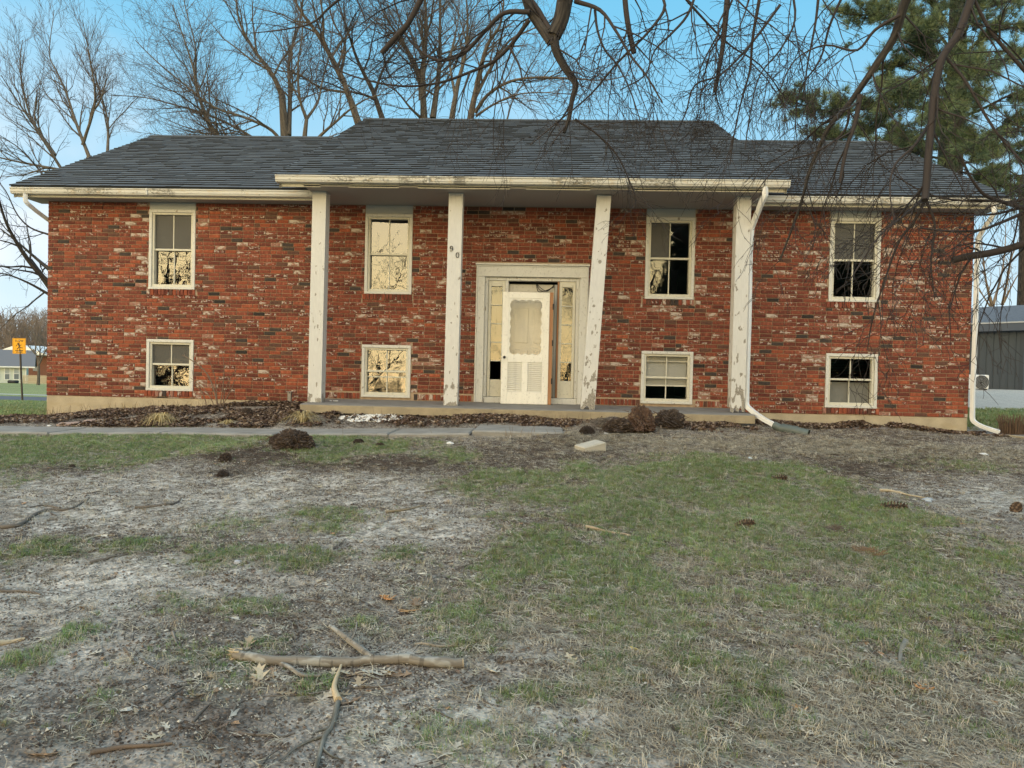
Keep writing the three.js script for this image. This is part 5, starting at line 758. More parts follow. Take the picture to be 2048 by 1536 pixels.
const soilM = std({ roughness: 1, vertexColors: true, bumpMap: tex(256, 256, (x, y) => { const v = fbm(x * 30, y * 30, 4, 231, 30); return [v, v, v]; }, 3, 3, false), bumpScale: 0.03 });
function clodGeo(rx, ry, rz, k, rough = 0.35, tone = [0.070, 0.048, 0.036]) {
  const g = new THREE.IcosahedronGeometry(1, 22), p = g.attributes.position, c = new Float32Array(p.count * 3), d = V();
  for (let i = 0; i < p.count; i++) { d.fromBufferAttribute(p, i); const n = fbm(d.x * 2.2 + 5 + k, d.y * 2.2 + d.z * 1.7 + 9, 3, k), m = fbm((d.x + d.z * 0.6) * 9 + 30, (d.y - d.z * 0.8) * 9 + 30, 3, k + 3), f = vn((d.x + 0.7 * d.z) * 34 + 99, (d.y + 0.5 * d.z) * 34 + 99, k + 6); const s = 1 + rough * (n - 0.5) + 0.55 * (m - 0.5) + 0.14 * (f - 0.5); p.setXYZ(i, d.x * rx * s, Math.max(-0.25 * ry, d.y * ry * s), d.z * rz * s); const q = mul3(tone, 0.5 + 0.7 * m + 0.7 * f * f); c.set(f > 0.86 ? [0.22, 0.17, 0.13] : q, i * 3); }
  g.setAttribute('color', new THREE.BufferAttribute(c, 3)); g.computeVertexNormals(); return g;
}
function clod(u, v, wpx, hpx, label, o = {}) {
  const p = onG(u, v), d = camera.position.distanceTo(p), w = wpx * d / FPX / 2, h = hpx * d / FPX, t = thing('root_ball', label, 'root ball', p);
  const m = part('soil', t, clodGeo(w, h * 0.8, w * (o.deep ?? 0.8), 240 + ri(900), o.rough, o.tone), soilM); m.position.y = h * 0.2; m.rotation.y = rr(0, 6);
  if (o.roots) { const mb = new MB(); for (let i = 0; i < o.roots; i++) { const a = rnd() * 6.283, e = rr(-0.1, 0.9), s = V(Math.cos(a) * w * 0.8, h * (0.25 + 0.7 * e), Math.sin(a) * w * 0.65), q = [s]; for (let j = 0; j < 3; j++) q.push(q[j].clone().add(V(Math.cos(a) * rr(0, 0.05) + rr(-0.04, 0.04), rr(-0.05, 0.04), Math.sin(a) * rr(0, 0.05) + rr(-0.04, 0.04)))); mb.tube(q, [0.006, 0.005, 0.003, 0.001], 4, false); } mb.build('roots', flat(0.11, 0.065, 0.04, 0.9), t); }
  return t;
}
clod(588, 897, 66, 34, 'dark round root ball on the grass just before the front walk', { roots: 9 });
clod(560, 893, 36, 22, 'smaller dark clod against the left side of the round root ball', { roots: 10 });
clod(1282, 862, 62, 44, 'tallest reddish brown root ball leaning on the porch slab', { roots: 16, tone: [0.105, 0.062, 0.042] });
clod(1338, 852, 60, 30, 'long grey brown root ball just right of the tallest one at the porch', { roots: 16, tone: [0.065, 0.048, 0.038] });
clod(1236, 862, 62, 24, 'low heap of loose brown soil left of the tallest root ball', { tone: [0.060, 0.042, 0.033], rough: 0.5 });
clod(1174, 868, 34, 14, 'small dark clod of earth at the end of the front walk', { tone: [0.058, 0.040, 0.030] });
clod(495, 834, 22, 16, 'dark lump of earth in the leafy bed right of the bare shrub', {});
clod(450, 922, 24, 14, 'crumbly dark clod left of the loose soil on the lawn', {});
clod(446, 953, 22, 10, 'flat brown clod alone on the pale bare soil', {});
clod(144, 938, 14, 7, 'small dark clod at the edge of the grass on the far left', {});
clod(717, 890, 22, 11, 'small dark clod in the grass right of the round root ball', {});
clod(760, 894, 20, 8, 'flattest dark clod in the grass below the middle of the front walk', {});
// chips and blocks
{
  const p = onG(1182, 901), t = thing('concrete_block', 'pale grey concrete block lying tilted on the lawn before the porch', 'concrete block', p), g = new MB();
  g.box(-0.15, 0.15, -0.03, 0.085, -0.10, 0.10, 0.012); const geo = g.geo(); geo.translate(0, 0, 0); const ps = geo.attributes.position; for (let i = 0; i < ps.count; i++) { const x = ps.getX(i), y = ps.getY(i), z = ps.getZ(i); ps.setXYZ(i, x + 0.02 * Math.sin(z * 20), y + 0.012 * Math.sin(x * 18), z + 0.015 * Math.sin(x * 25 + 1)); } geo.computeVertexNormals();
  part('block', t, geo, concrete([0.46, 0.43, 0.36], 251, [0.34, 0.31, 0.24])); t.rotation.set(0.12, 0.38, 0.12);
  const paver = (u, v, w, d, rot, label) => { const q = onG(u, v), m = new MB(); m.box(-w / 2, w / 2, -0.03, 0.028, -d / 2, d / 2, 0.008); const o = top('paver', m.geo(), concrete([0.40, 0.29, 0.24], 261, [0.30, 0.22, 0.18]), label, 'paving stone'); o.position.copy(q); o.rotation.set(0.08, rot, 0.03); };
  paver(137, 850, 0.28, 0.2, 0.35, 'left pinkish paving stone in the bed below the wall corner'); paver(190, 844, 0.30, 0.16, 0.2, 'right pinkish paving stone half sunk in the bed');
  // edging board of the right bed and the cut-back shrub
  const a = onG(1998, 872), b = onG(2062, 880), ed = new MB(), dx = b.clone().sub(a); ed.box(0, dx.length() + 0.8, -0.05, 0.035, -0.05, 0.05, 0.008); const e = top('edging_board', ed.geo(), flat(0.36, 0.30, 0.19, 0.9), 'pale edging strip before the cut-back shrub at the right edge', 'edging'); e.position.copy(a); e.rotation.y = -Math.atan2(dx.z, dx.x);
  const sb = onG(2024, 868), sh = thing('cut_back_shrub', 'brown cut-back clump of stiff stems at the right edge', 'shrub', sb), st = new MB();
  for (let i = 0; i < 170; i++) { const r = Math.sqrt(rnd()) * 0.17, an = rnd() * 6.283, x = Math.cos(an) * r, z = Math.sin(an) * r, h = rr(0.16, 0.34), l = 0.35; st.tube([V(x, -0.02, z), V(x * (1 + l * 0.4), h * 0.6, z * (1 + l * 0.4)), V(x * (1 + l) + rr(-0.02, 0.02), h, z * (1 + l))], [0.006, 0.005, 0.003], 4, false); }
  st.build('stems', flat(0.13, 0.085, 0.055, 0.9), sh);
  // bare shrub below the left window
  const q = onG(432, 812), s = thing('bare_shrub', 'leafless shrub of thin leaning stems by the lower left window', 'shrub'), tr = new MB(), tw = { limb: new MB(), twig: new MB() }, zz = Math.max(0.45, q.z);
  for (const [l, r] of [[[[436, 815], [428, 780], [412, 745], [385, 722], [365, 710]], 4], [[[430, 812], [410, 780], [392, 765], [380, 755]], 2], [[[440, 812], [446, 770], [448, 735], [444, 700]], 2.4], [[[444, 812], [462, 780], [470, 760], [492, 748]], 2], [[[434, 812], [432, 770], [426, 740], [405, 690]], 2], [[[446, 812], [450, 780], [475, 735]], 2], [[[414, 812], [404, 785], [390, 770], [384, 740]], 2]]) { const pts = smooth(trace(zz, l, rr(-0.12, 0.12)), 4), rad = pts.map((_, i) => px(r, zz) * lerp(1, 0.35, i / pts.length)); pts[0].y -= 0.1; tr.tube(pts, rad, 6); shoots(tw, pts, rad, 0, { n: [4, 4], len: [0.32, 0.14], rise: [0.2, 0.1], cap: [0.004, 0.003], min: 0.0022, from: 0.3, thick: 9 }); }
  tr.build('stem', flat(0.17, 0.12, 0.085, 0.9), s); tw.twig.build('twigs', flat(0.13, 0.085, 0.065, 0.9), s); settle(s, q);
}
// dry clumps of long leaves
function dryClump(u, v, r, h, label, n = 130, tone = [0.50, 0.40, 0.20]) {
  const p = onG(u, v), t = thing('dry_clump', label, 'dry plant', p), mb = new MB(); mb.useCol = true;
  for (let i = 0; i < n; i++) { const a = rnd() * 6.283, l = r * rr(0.6, 1.2), hh = h * rr(0.5, 1.1), w = rr(0.004, 0.008), x = Math.cos(a), z = Math.sin(a), s = V(-z * w, 0, x * w); mb.col = mul3(tone, rr(0.55, 1.2)); const q = [V(x * 0.04, 0, z * 0.04), V(x * l * 0.4, hh, z * l * 0.4), V(x * l * 0.8, hh * 0.75, z * l * 0.8), V(x * l * rr(1, 1.15), 0.01, z * l * 1.1)]; for (let j = 0; j < 3; j++) { const k = 1 - j * 0.3, k2 = 1 - (j + 1) * 0.3; mb.quad(q[j].clone().addScaledVector(s, k), q[j].clone().addScaledVector(s, -k), q[j + 1].clone().addScaledVector(s, -k2), q[j + 1].clone().addScaledVector(s, k2)); } }
  mb.build('leaves', std({ vertexColors: true, roughness: 0.85 }), t);
}
dryClump(322, 850, 0.30, 0.17, 'straw yellow clump of dead leaves in the bed below the lower left window', 170); dryClump(606, 846, 0.32, 0.17, 'dead straw clump at the left corner of the porch slab'); dryClump(455, 848, 0.14, 0.06, 'flattened small straw clump between the two larger ones', 60);
// fallen wood
function stick(list, w0, w1, mat, name, label, cat, group, sides = 6, lift = 0.45) {
  const pts = smooth(list.map(([u, v]) => onG(u, v)), 4); const r = pts.map((p, i) => { const d = camera.position.distanceTo(p); return lerp(w0, w1, i / (pts.length - 1)) * d / FPX / 2 * rr(0.92, 1.08); }); pts.forEach((p, i) => { p.y = gy(p.x, p.z) + r[i] * lift * 2; });
  const t = thing(name, label, cat, V(0, 0, 0), group), mb = new MB(); mb.tube(pts, r, sides); return { t, mb, pts, r, done: (pn = 'stem') => { mb.build(pn, mat, t); return settle(t, pts[0].clone()); } };
}
M.logBark = std({ map: tex(512, 256, (x, y) => { const a = fbm(x * 30, y * 4, 4, 271), b = fbm(x * 8, y * 10, 4, 272), k = vn(x * 4, y * 80, 273); let c = mix3([0.13, 0.11, 0.085], [0.27, 0.24, 0.195], a); c = mix3(c, [0.36, 0.355, 0.32], sst(0.48, 0.66, b) * 0.7); return k > 0.82 ? mul3(c, 0.6) : c; }, 3, 1.2), roughness: 0.9 });
M.splinter = flat(0.48, 0.375, 0.235, 0.85);
{
  const s = stick([[470, 1320], [545, 1332], [640, 1336], [730, 1332], [800, 1330], [860, 1337], [924, 1337]], 17, 19, M.logBark, 'fallen_branch', 'thick grey fallen branch lying across the bare lawn in front', 'fallen branch', null, 12, 0.5);
  const b2 = smooth([[745, 1330], [705, 1300], [680, 1280], [660, 1265]].map(([u, v]) => onG(u, v, 0.03)), 4); s.mb.tube(b2, b2.map((_, i) => lerp(0.017, 0.010, i / b2.length)), 9);
  const b3 = smooth([[555, 1332], [580, 1345], [605, 1358], [640, 1362]].map(([u, v]) => onG(u, v, 0.015)), 4); s.mb.tube(b3, b3.map((_, i) => lerp(0.012, 0.006, i / b3.length)), 7);
  const b4 = smooth([[702, 1302], [710, 1288], [713, 1278]].map(([u, v], i) => onG(u, v, 0.04 + i * 0.02)), 3); s.mb.tube(b4, b4.map((_, i) => lerp(0.006, 0.003, i / b4.length)), 5);
  const e = s.pts[s.pts.length - 1], dr = e.clone().sub(s.pts[s.pts.length - 2]).normalize(), er = s.r[s.r.length - 1], c = new MB(); c.tube([e.clone().addScaledVector(dr, 0.001), e.clone().addScaledVector(dr, 0.006)], er * 0.9, 12); c.build('cut_end', M.splinter, s.t);
  const f = s.pts[0], sp = new MB(); for (let i = 0; i < 14; i++) { const o = V(rr(-0.01, 0.01), rr(-0.02, 0.02), rr(-0.02, 0.02)), a = f.clone().add(o); sp.tube([a.clone().addScaledVector(V(1, 0, 0), 0.02), a, a.clone().add(V(-rr(0.01, 0.05), rr(-0.02, 0.015), rr(-0.01, 0.02)))], [0.006, 0.005, 0.0006], 5); } sp.build('splintered_end', M.splinter, s.t); s.done('bark');
  const s2 = stick([[676, 1412], [670, 1440], [660, 1462], [650, 1480], [640, 1510], [632, 1545]], 11, 8, std({ map: barkTex([0.07, 0.064, 0.05], [0.22, 0.21, 0.175], 281), roughness: 0.95 }), 'fallen_branch', 'lichen grey broken branch pointing at the viewer below the thick one', 'fallen branch', null, 8);
  const w = smooth([[676, 1412], [668, 1390], [682, 1350]].map(([u, v], i) => onG(u, v, 0.02 + i * 0.012)), 4), wb = new MB(); wb.tube(w, w.map((_, i) => lerp(0.017, 0.004, i / w.length)), 6); wb.build('split_wood', M.splinter, s2.t);
  for (const l of [[[650, 1480], [620, 1490], [590, 1505], [560, 1530]], [[655, 1465], [640, 1470], [622, 1480]], [[645, 1500], [660, 1515], [690, 1530]]]) { const q = smooth(l.map(([u, v]) => onG(u, v, 0.008)), 4); s2.mb.tube(q, q.map((_, i) => lerp(0.007, 0.002, i / q.length)), 5); }
  s2.done('bark');
  const tw = flat(0.135, 0.115, 0.095, 0.95), tw2 = flat(0.23, 0.20, 0.165, 0.95), brn = flat(0.13, 0.095, 0.068, 0.9), yel = flat(0.42, 0.35, 0.24, 0.85);
  const one = (l, w, m, label, g) => stick(l, w, w * 0.45, m, 'fallen_stick', label, 'stick', g).done();
  { const s3 = stick([[-20, 1057], [30, 1055], [60, 1040], [97, 1024], [135, 1022], [178, 998]], 8, 3, tw, 'fallen_stick', 'long dark crooked stick at the left edge of the pale soil', 'stick'); const q = smooth([[97, 1024], [104, 1030], [112, 1034]].map(([u, v]) => onG(u, v, 0.01)), 3); s3.mb.tube(q, 0.006, 5); s3.done(); }
  one([[168, 1085], [195, 1076], [230, 1073]], 5, yel, 'pale yellow straw-like stick on the left lawn'); one([[772, 1027], [810, 1022], [850, 1013]], 6, flat(0.24, 0.19, 0.12, 0.95), 'tan stick lying level on the pale soil near the middle'); one([[1172, 1058], [1205, 1066], [1262, 1074]], 9, flat(0.42, 0.31, 0.20, 0.85), 'split orange tan strip of wood on the lawn'); one([[850, 988], [875, 982], [902, 976]], 4, tw, 'thin dark stick at the upper edge of the pale soil');
  one([[1812, 1292], [1802, 1310], [1800, 1328]], 11, flat(0.21, 0.20, 0.17, 0.9), 'short grey crooked stick in the right foreground grass'); one([[180, 1514], [240, 1502], [300, 1496], [345, 1490]], 10, brn, 'brown bark strip at the bottom left'); one([[-10, 1293], [20, 1290], [50, 1282]], 10, yel, 'pale broken stick end entering from the left edge');
  one([[1440, 1080], [1490, 1092], [1545, 1100], [1625, 1108]], 5, tw, 'long thin dark stick in the right hand grass'); one([[1260, 1303], [1275, 1306], [1292, 1312]], 8, flat(0.55, 0.42, 0.12, 0.8), 'yellow dead stalk lying in the grass right of the thick branch'); one([[1760, 985], [1800, 990], [1850, 998]], 6, yel, 'pale tan stick on the bare soil at the right'); one([[1812, 1060], [1835, 1068], [1846, 1078]], 6, flat(0.55, 0.5, 0.4, 0.8), 'short pale stick in the right hand grass');
  one([[830, 1293], [880, 1298], [925, 1290]], 6, flat(0.32, 0.26, 0.19, 0.9), 'tan curved stick just above the cut end of the thick branch'); one([[345, 1268], [352, 1290], [362, 1300]], 5, tw2, 'pale bent twig left of the thick branch');
  const G = 'dark twigs scattered on the bare soil in front', T = 'thin dark twig lying on the bare soil in front';
  for (const l of [[[-10, 1184], [40, 1186], [82, 1190]], [[322, 1418], [345, 1394], [372, 1370]], [[390, 1448], [420, 1470], [445, 1490]], [[385, 1450], [410, 1420], [436, 1400]], [[465, 1434], [480, 1408], [510, 1398], [560, 1396], [640, 1388]], [[470, 1470], [520, 1476], [560, 1478], [590, 1470]], [[282, 1322], [300, 1335], [320, 1350]], [[568, 1292], [585, 1288], [605, 1268]], [[560, 1326], [585, 1310], [610, 1300]], [[535, 1373], [590, 1366], [650, 1360]], [[710, 1380], [750, 1380], [800, 1368]], [[868, 1225], [910, 1208], [940, 1202]], [[400, 1128], [440, 1122], [490, 1115]], [[180, 1130], [220, 1120], [260, 1110]], [[270, 1018], [300, 1016], [330, 1012]], [[330, 1012], [350, 1008], [362, 1000]], [[612, 1202], [650, 1208], [690, 1214]], [[120, 1018], [90, 1014], [60, 1016]], [[1130, 1262], [1160, 1252], [1195, 1248]], [[1000, 1330], [1060, 1322], [1110, 1325]], [[955, 1390], [970, 1405], [985, 1414]], [[850, 1415], [880, 1430], [905, 1440]], [[1570, 1325], [1630, 1328], [1700, 1330]], [[1390, 1170], [1440, 1180], [1480, 1190]], [[660, 1105], [680, 1090], [690, 1080]], [[180, 1460], [190, 1440], [205, 1425]], [[520, 1536], [540, 1516], [560, 1500]], [[250, 1300], [262, 1316], [270, 1330]]]) { const n = l.length - 1, du = l[n][0] - l[0][0], dv = l[n][1] - l[0][1], a = Math.atan2(-dv * Math.sign(du || 1), Math.abs(du)) * 57.3; byPlace(one(l, rr(4, 6.5), tw, T, G), `${Math.hypot(du, dv) > 85 ? 'long' : 'short'} dark twig ${a > 22 ? 'rising rightward,' : a < -22 ? 'falling rightward,' : 'lying level,'}`, (l[0][0] + l[n][0]) / 2, (l[0][1] + l[n][1]) / 2); }
}
{ // pine cones
  const cone = new MB(); cone.useCol = true; for (let i = 0; i < 90; i++) { const f = i / 90, a = i * 2.4, r = 0.026 * Math.sin(Math.PI * (0.12 + 0.80 * f)), x = -0.085 + 0.17 * f, c = V(x, Math.cos(a) * r, Math.sin(a) * r), o = V(0.006, Math.cos(a) * 0.014, Math.sin(a) * 0.014), s = V(0, -Math.sin(a), Math.cos(a)).multiplyScalar(0.008); cone.col = i % 3 ? [0.055, 0.035, 0.022] : [0.15, 0.10, 0.065]; cone.quad(c.clone().add(s), c.clone().sub(s), c.clone().sub(s.clone().multiplyScalar(0.6)).add(o), c.clone().add(s.clone().multiplyScalar(0.6)).add(o)); }
  const core = new MB(); core.useCol = true; core.col = [0.035, 0.022, 0.015]; core.tube([V(-0.085, 0, 0), V(0, 0, 0), V(0.085, 0, 0)], [0.010, 0.018, 0.006], 8); const g = mergeGeometries([cone.geo(), core.geo()]), m = std({ vertexColors: true, roughness: 0.9 });
  for (const [u, v, s, r, l] of [[1787, 1019, 1.35, 0.1, 'long dark pine cone on the grass beside the bare soil at the right'], [1488, 1056, 1.1, 0.5, 'dark pine cone half hidden in the middle of the right lawn'], [2032, 1022, 1.2, 0.9, 'dark pine cone on bare soil at the right edge'], [1558, 963, 1.0, 0.3, 'small dark pine cone in the upper right lawn']]) { const o = top('pine_cone', g, m, l, 'pine cone'); o.position.copy(onG(u, v, 0.02)); o.scale.setScalar(s); o.rotation.set(0.3, r, 0); }
  for (const [u, v, w, l, tn] of [[1735, 1110, 46, 'tan dry tuft of needles at the right of the lawn', [0.26, 0.17, 0.10]], [1672, 1062, 56, 'grey brown matted tuft higher up the right lawn', [0.17, 0.125, 0.11]]]) { const p = onG(u, v), d = camera.position.distanceTo(p), R = w * d / FPX / 2, t = thing('needle_tuft', l, 'dry tuft', p), mb = new MB(); for (let i = 0; i < 260; i++) { const a = rnd() * 6.28, r = R * Math.sqrt(rnd()), b = rnd() * 6.28, q = V(Math.cos(a) * r, rr(0, 0.05) * (1 - r / R) + 0.004, Math.sin(a) * r); mb.tube([q, q.clone().add(V(Math.cos(b) * 0.06, rr(-0.01, 0.03), Math.sin(b) * 0.06))], 0.0014, 3, false); } mb.build('needles', flat(...tn, 0.95), t); }
}
{ // oak leaves with pointed lobes, a little curled
  const leafGeo = (k) => { const s = new THREE.Shape(), L = 0.07, lob = [[0.0, 0.006], [0.14, 0.010], [0.22, 0.036], [0.30, 0.012], [0.42, 0.014], [0.52, 0.046], [0.60, 0.014], [0.70, 0.012], [0.80, 0.030], [0.85, 0.010], [1.0, 0.0]]; s.moveTo(-L, 0.001); lob.forEach(([f, w]) => s.lineTo(-L + 2 * L * f + (w > 0.02 ? 0.012 : 0), w * rr(0.8, 1.15))); lob.slice().reverse().forEach(([f, w]) => s.lineTo(-L + 2 * L * f + (w > 0.02 ? 0.012 : 0), -w * rr(0.8, 1.15))); s.closePath(); const g = new THREE.ExtrudeGeometry(s, { depth: 0.0012, bevelEnabled: false }), p = g.attributes.position; const c1 = rr(2, 9), c2 = rr(1, 5); for (let i = 0; i < p.count; i++) { const x = p.getX(i), y = p.getY(i); p.setXYZ(i, x, p.getZ(i) + c1 * y * y + c2 * x * x * 0.6, y); } g.computeVertexNormals(); return g; };
  const geos = [0, 1, 2, 3, 4, 5].map(leafGeo), lm = [[0.36, 0.27, 0.17], [0.46, 0.39, 0.27], [0.27, 0.18, 0.11], [0.50, 0.45, 0.36]].map((c) => std({ color: C(...c), roughness: 0.75, side: THREE.DoubleSide })), orange = [[0.55, 0.24, 0.07], [0.52, 0.29, 0.12]].map((c) => std({ color: C(...c), roughness: 0.7, side: THREE.DoubleSide }));
  const leaf = (u, v, s, m, l, g) => { const o = top('oak_leaf', pick(geos), m, l, 'fallen leaf', g); o.position.copy(onG(u, v, 0.006)); o.scale.setScalar(s); o.rotation.set(rr(-0.3, 0.3), rnd() * 6.283, rr(-0.3, 0.3)); return o; };
  leaf(776, 1202, 1.1, orange[0], 'orange dry leaf, upper one of the bright pair on the lawn'); leaf(818, 1224, 1.15, orange[1], 'orange dry leaf, lower right of the bright pair on the lawn'); leaf(832, 1210, 1.0, lm[2], 'brown curled leaf beside the bright orange pair'); leaf(1848, 1380, 0.7, orange[0], 'small orange leaf in the right foreground straw'); leaf(1603, 1426, 0.7, orange[1], 'pale orange leaf scrap in the foreground grass'); leaf(1142, 1323, 0.75, lm[1], 'cream oak leaf with pointed lobes right of the thick branch'); leaf(905, 1505, 0.8, lm[3], 'whitish oak leaf at the bottom middle'); leaf(520, 1356, 0.95, lm[1], 'large cream oak leaf under the left half of the thick branch'); leaf(495, 1292, 0.95, lm[0], 'tan leaf standing behind the splintered branch end'); leaf(188, 1310, 0.7, lm[3], 'whitish curled leaf on the left foreground soil'); leaf(440, 1505, 0.6, lm[3], 'white leaf scrap at the bottom left of centre'); leaf(1942, 1336, 0.8, lm[0], 'tan leaf in the far right foreground'); leaf(84, 1518, 0.9, lm[2], 'grey brown leaf in the bottom left corner'); leaf(1055, 1395, 0.7, lm[2], 'rusty leaf scraps in the foreground middle'); leaf(1290, 1110, 0.5, lm[3], 'pale leaf on the middle of the right lawn');
  const TONE = ['tan', 'cream', 'brown', 'whitish'], G = 'tan fallen leaves around the thick branch', T = 'small tan fallen oak leaf on the ground near the thick branch', G2 = 'pale fallen leaves scattered over the lawn', T2 = 'small pale fallen leaf scattered on the lawn';
  for (const [u, v] of [[560, 1360], [600, 1372], [545, 1348], [575, 1390], [640, 1372], [690, 1362], [720, 1352], [745, 1360], [770, 1348], [655, 1395], [690, 1395], [620, 1400], [420, 1355], [450, 1345], [370, 1330], [395, 1395], [700, 1410], [950, 1350], [985, 1345], [510, 1365], [665, 1350], [800, 1352], [730, 1376], [705, 1356], [718, 1370], [752, 1352], [735, 1348], [690, 1350], [780, 1350]]) { const k = ri(4), s = rr(0.42, 0.8); byPlace(leaf(u, v, s, lm[k], T, G), `${s > 0.62 ? 'larger' : 'small'} ${TONE[k]} leaf`, u, v); };
  for (const [u, v] of [[40, 1075], [60, 1145], [1085, 1020], [1240, 1060], [1310, 1018], [1120, 1095], [1110, 1228], [1240, 1215], [1170, 1245], [860, 1262], [905, 1258], [1180, 1330], [1310, 1378], [1490, 1250], [1560, 1125], [1870, 1135], [1950, 1155], [1780, 1128], [1350, 1015], [960, 1128], [1500, 1020], [1700, 1330], [1840, 1440], [1930, 1450], [1750, 1370], [1600, 1300], [330, 1455], [310, 1480], [270, 1425], [1100, 1380], [730, 1260], [1440, 1500], [1620, 1470], [165, 1222], [20, 1255], [1230, 1290], [1050, 1240], [1380, 1250], [1830, 1190], [1700, 1220]]) { const k = ri(4), s = rr(0.28, 0.52); byPlace(leaf(u, v, s, lm[k], T2, G2), `${s > 0.41 ? 'small' : 'tiny'} ${TONE[k]} leaf`, u, v); };
}
nameByPlace();
{ // small pale scraps and chips
  const chip = (u, v, s, c, l, g) => { const g0 = new THREE.IcosahedronGeometry(1, 1), p = g0.attributes.position; for (let i = 0; i < p.count; i++) { const k = 0.7 + 0.6 * h2(Math.round(p.getX(i) * 50), Math.round(p.getY(i) * 50 + p.getZ(i) * 977), u); p.setXYZ(i, p.getX(i) * k * s, p.getY(i) * k * s * 0.45, p.getZ(i) * k * s * 0.75); } g0.computeVertexNormals(); const o = top('stone', g0, flat(...c, 0.8), l, 'stone', g); const q = onG(u, v); o.position.copy(q).setY(q.y + s * 0.15); o.rotation.y = rnd() * 6; };
  chip(900, 890, 0.05, [0.72, 0.72, 0.70], 'flat white chip on the soil below the front walk'); chip(1500, 918, 0.035, [0.55, 0.60, 0.62], 'bluish white scrap in the upper right lawn'); chip(1380, 930, 0.03, [0.75, 0.74, 0.70], 'white scrap in the lawn before the root balls'); chip(98, 853, 0.03, [0.8, 0.8, 0.78], 'white scrap by the walk below the wall corner'); chip(1855, 1003, 0.055, [0.38, 0.42, 0.46], 'blue grey flat stone on the right bare soil'); chip(1212, 869, 0.045, [0.62, 0.58, 0.52], 'pale flat chip beside the soil heap at the porch'); chip(476, 1127, 0.03, [0.4, 0.4, 0.42], 'small grey pebble on the left lawn'); chip(985, 832, 0.05, [0.42, 0.33, 0.22], 'tan rounded stone against the porch slab face'); chip(1968, 912, 0.05, [0.6, 0.6, 0.58], 'white scrap on the soil at the far right');
  // paint flakes on the porch by the first column
  for (const [u, v, s, l] of [[671, 803, 0.04, 'larger white paint flake on the porch slab by the first column'], [661, 807, 0.02, 'tiny white paint flake on the porch slab edge']]) { const m = new MB(); m.box(-s, s, 0, 0.012, -s * 0.6, s * 0.6, 0.003); const o = top('paint_flake', m.geo(), M.whiteMetal, l, 'paint flake'); const p = at(u, v, 0.6); o.position.set(p.x, 1.0 + 0.038 * (1 - 0.6 / 1.24) + 0.001, 0.6); o.rotation.y = 0.4; }
}
// ------------------------------------------------------------------ ground cover: blades, straw, litter, crumbs
const Q0 = () => new THREE.Quaternion().setFromEuler(new THREE.Euler(rr(-0.15, 0.15), rnd() * 6.283, rr(-0.15, 0.15)));
function cover(name, geos, mat, n, gen, label, cat) {
  const lists = geos.map(() => []); let made = 0;
  for (let i = 0; i < n; i++) { const q = gen(); if (q) { lists[ri(geos.length)].push(q); made++; } }
  lists.forEach((l, i) => { if (!l.length) return; const m = new THREE.InstancedMesh(geos[i], mat, l.length); l.forEach((q, k) => { m.setMatrixAt(k, q.m); m.setColorAt(k, q.c); }); m.name = numbered(name); m.castShadow = m.receiveShadow = true; tag(m, label[i] ?? label[0], cat, null, 'stuff'); scene.add(m); });
  console.log(name, made);
}
// points spread evenly over what the lens sees of the lawn, denser near it
function spot() { const d = 2.3 + 9.6 * Math.pow(rnd(), 0.62), a = rr(-0.64, 0.64) - 0.044; return [0.6 + Math.tan(a) * d * 1.04, 12.6 - d, d]; }
const blade = (n, h, sp, lean, w) => { const mb = new MB(); for (let i = 0; i < n; i++) { const a = rnd() * 6.283, r = sp * Math.sqrt(rnd()), x = Math.cos(a * 3) * r, z = Math.sin(a * 3) * r, hh = h * rr(0.5, 1.1), l = lean * rr(0.3, 1.2), s = V(-Math.sin(a) * w, 0, Math.cos(a) * w), p0 = V(x, -0.005, z), p1 = V(x + Math.cos(a) * l * 0.4 * hh, hh * 0.62, z + Math.sin(a) * l * 0.4 * hh), p2 = V(x + Math.cos(a) * l * hh, hh * (1.02 - 0.3 * Math.min(1, l)), z + Math.sin(a) * l * hh); mb.quad(p0.clone().add(s), p0.clone().sub(s), p1.clone().addScaledVector(s, -0.75), p1.clone().addScaledVector(s, 0.75)); mb.tri(p1.clone().addScaledVector(s, 0.75), p1.clone().addScaledVector(s, -0.75), p2); } return mb.geo(); };
const grassM = new THREE.MeshPhysicalMaterial({ color: 0xffffff, roughness: 0.7, side: THREE.DoubleSide });
const GC = [[0.17, 0.255, 0.08], [0.135, 0.22, 0.075], [0.205, 0.28, 0.10], [0.255, 0.29, 0.14], [0.11, 0.19, 0.07]];
cover('grass', [blade(12, 0.055, 0.035, 0.9, 0.0017), blade(10, 0.042, 0.04, 1.2, 0.0016), blade(14, 0.07, 0.03, 0.8, 0.0018)], grassM, 330000, () => {
  const [x, z, d] = spot(); if (paved(x, z)) return null; const g = grassAt(x, z); if (rnd() > g * 0.8) return null; if (z < 0.05 && x > -8.5) return null;
  const tone = fbm(x * 1.2, z * 1.2, 3, 291); return { m: mat4(V(x, gy(x, z), z), Q0(), rr(0.38, 0.72) * (0.55 + 0.5 * g) * (0.85 + 0.035 * d)), c: C(...mul3(mix3(pick(GC), [0.24, 0.21, 0.10], rnd() < 0.22 ? 0.7 : 0), 0.75 + 0.5 * tone)) };
}, ['short green lawn grass growing in patches', 'low spreading green grass growing in patches', 'longer tufted green grass growing in patches'], 'grass');
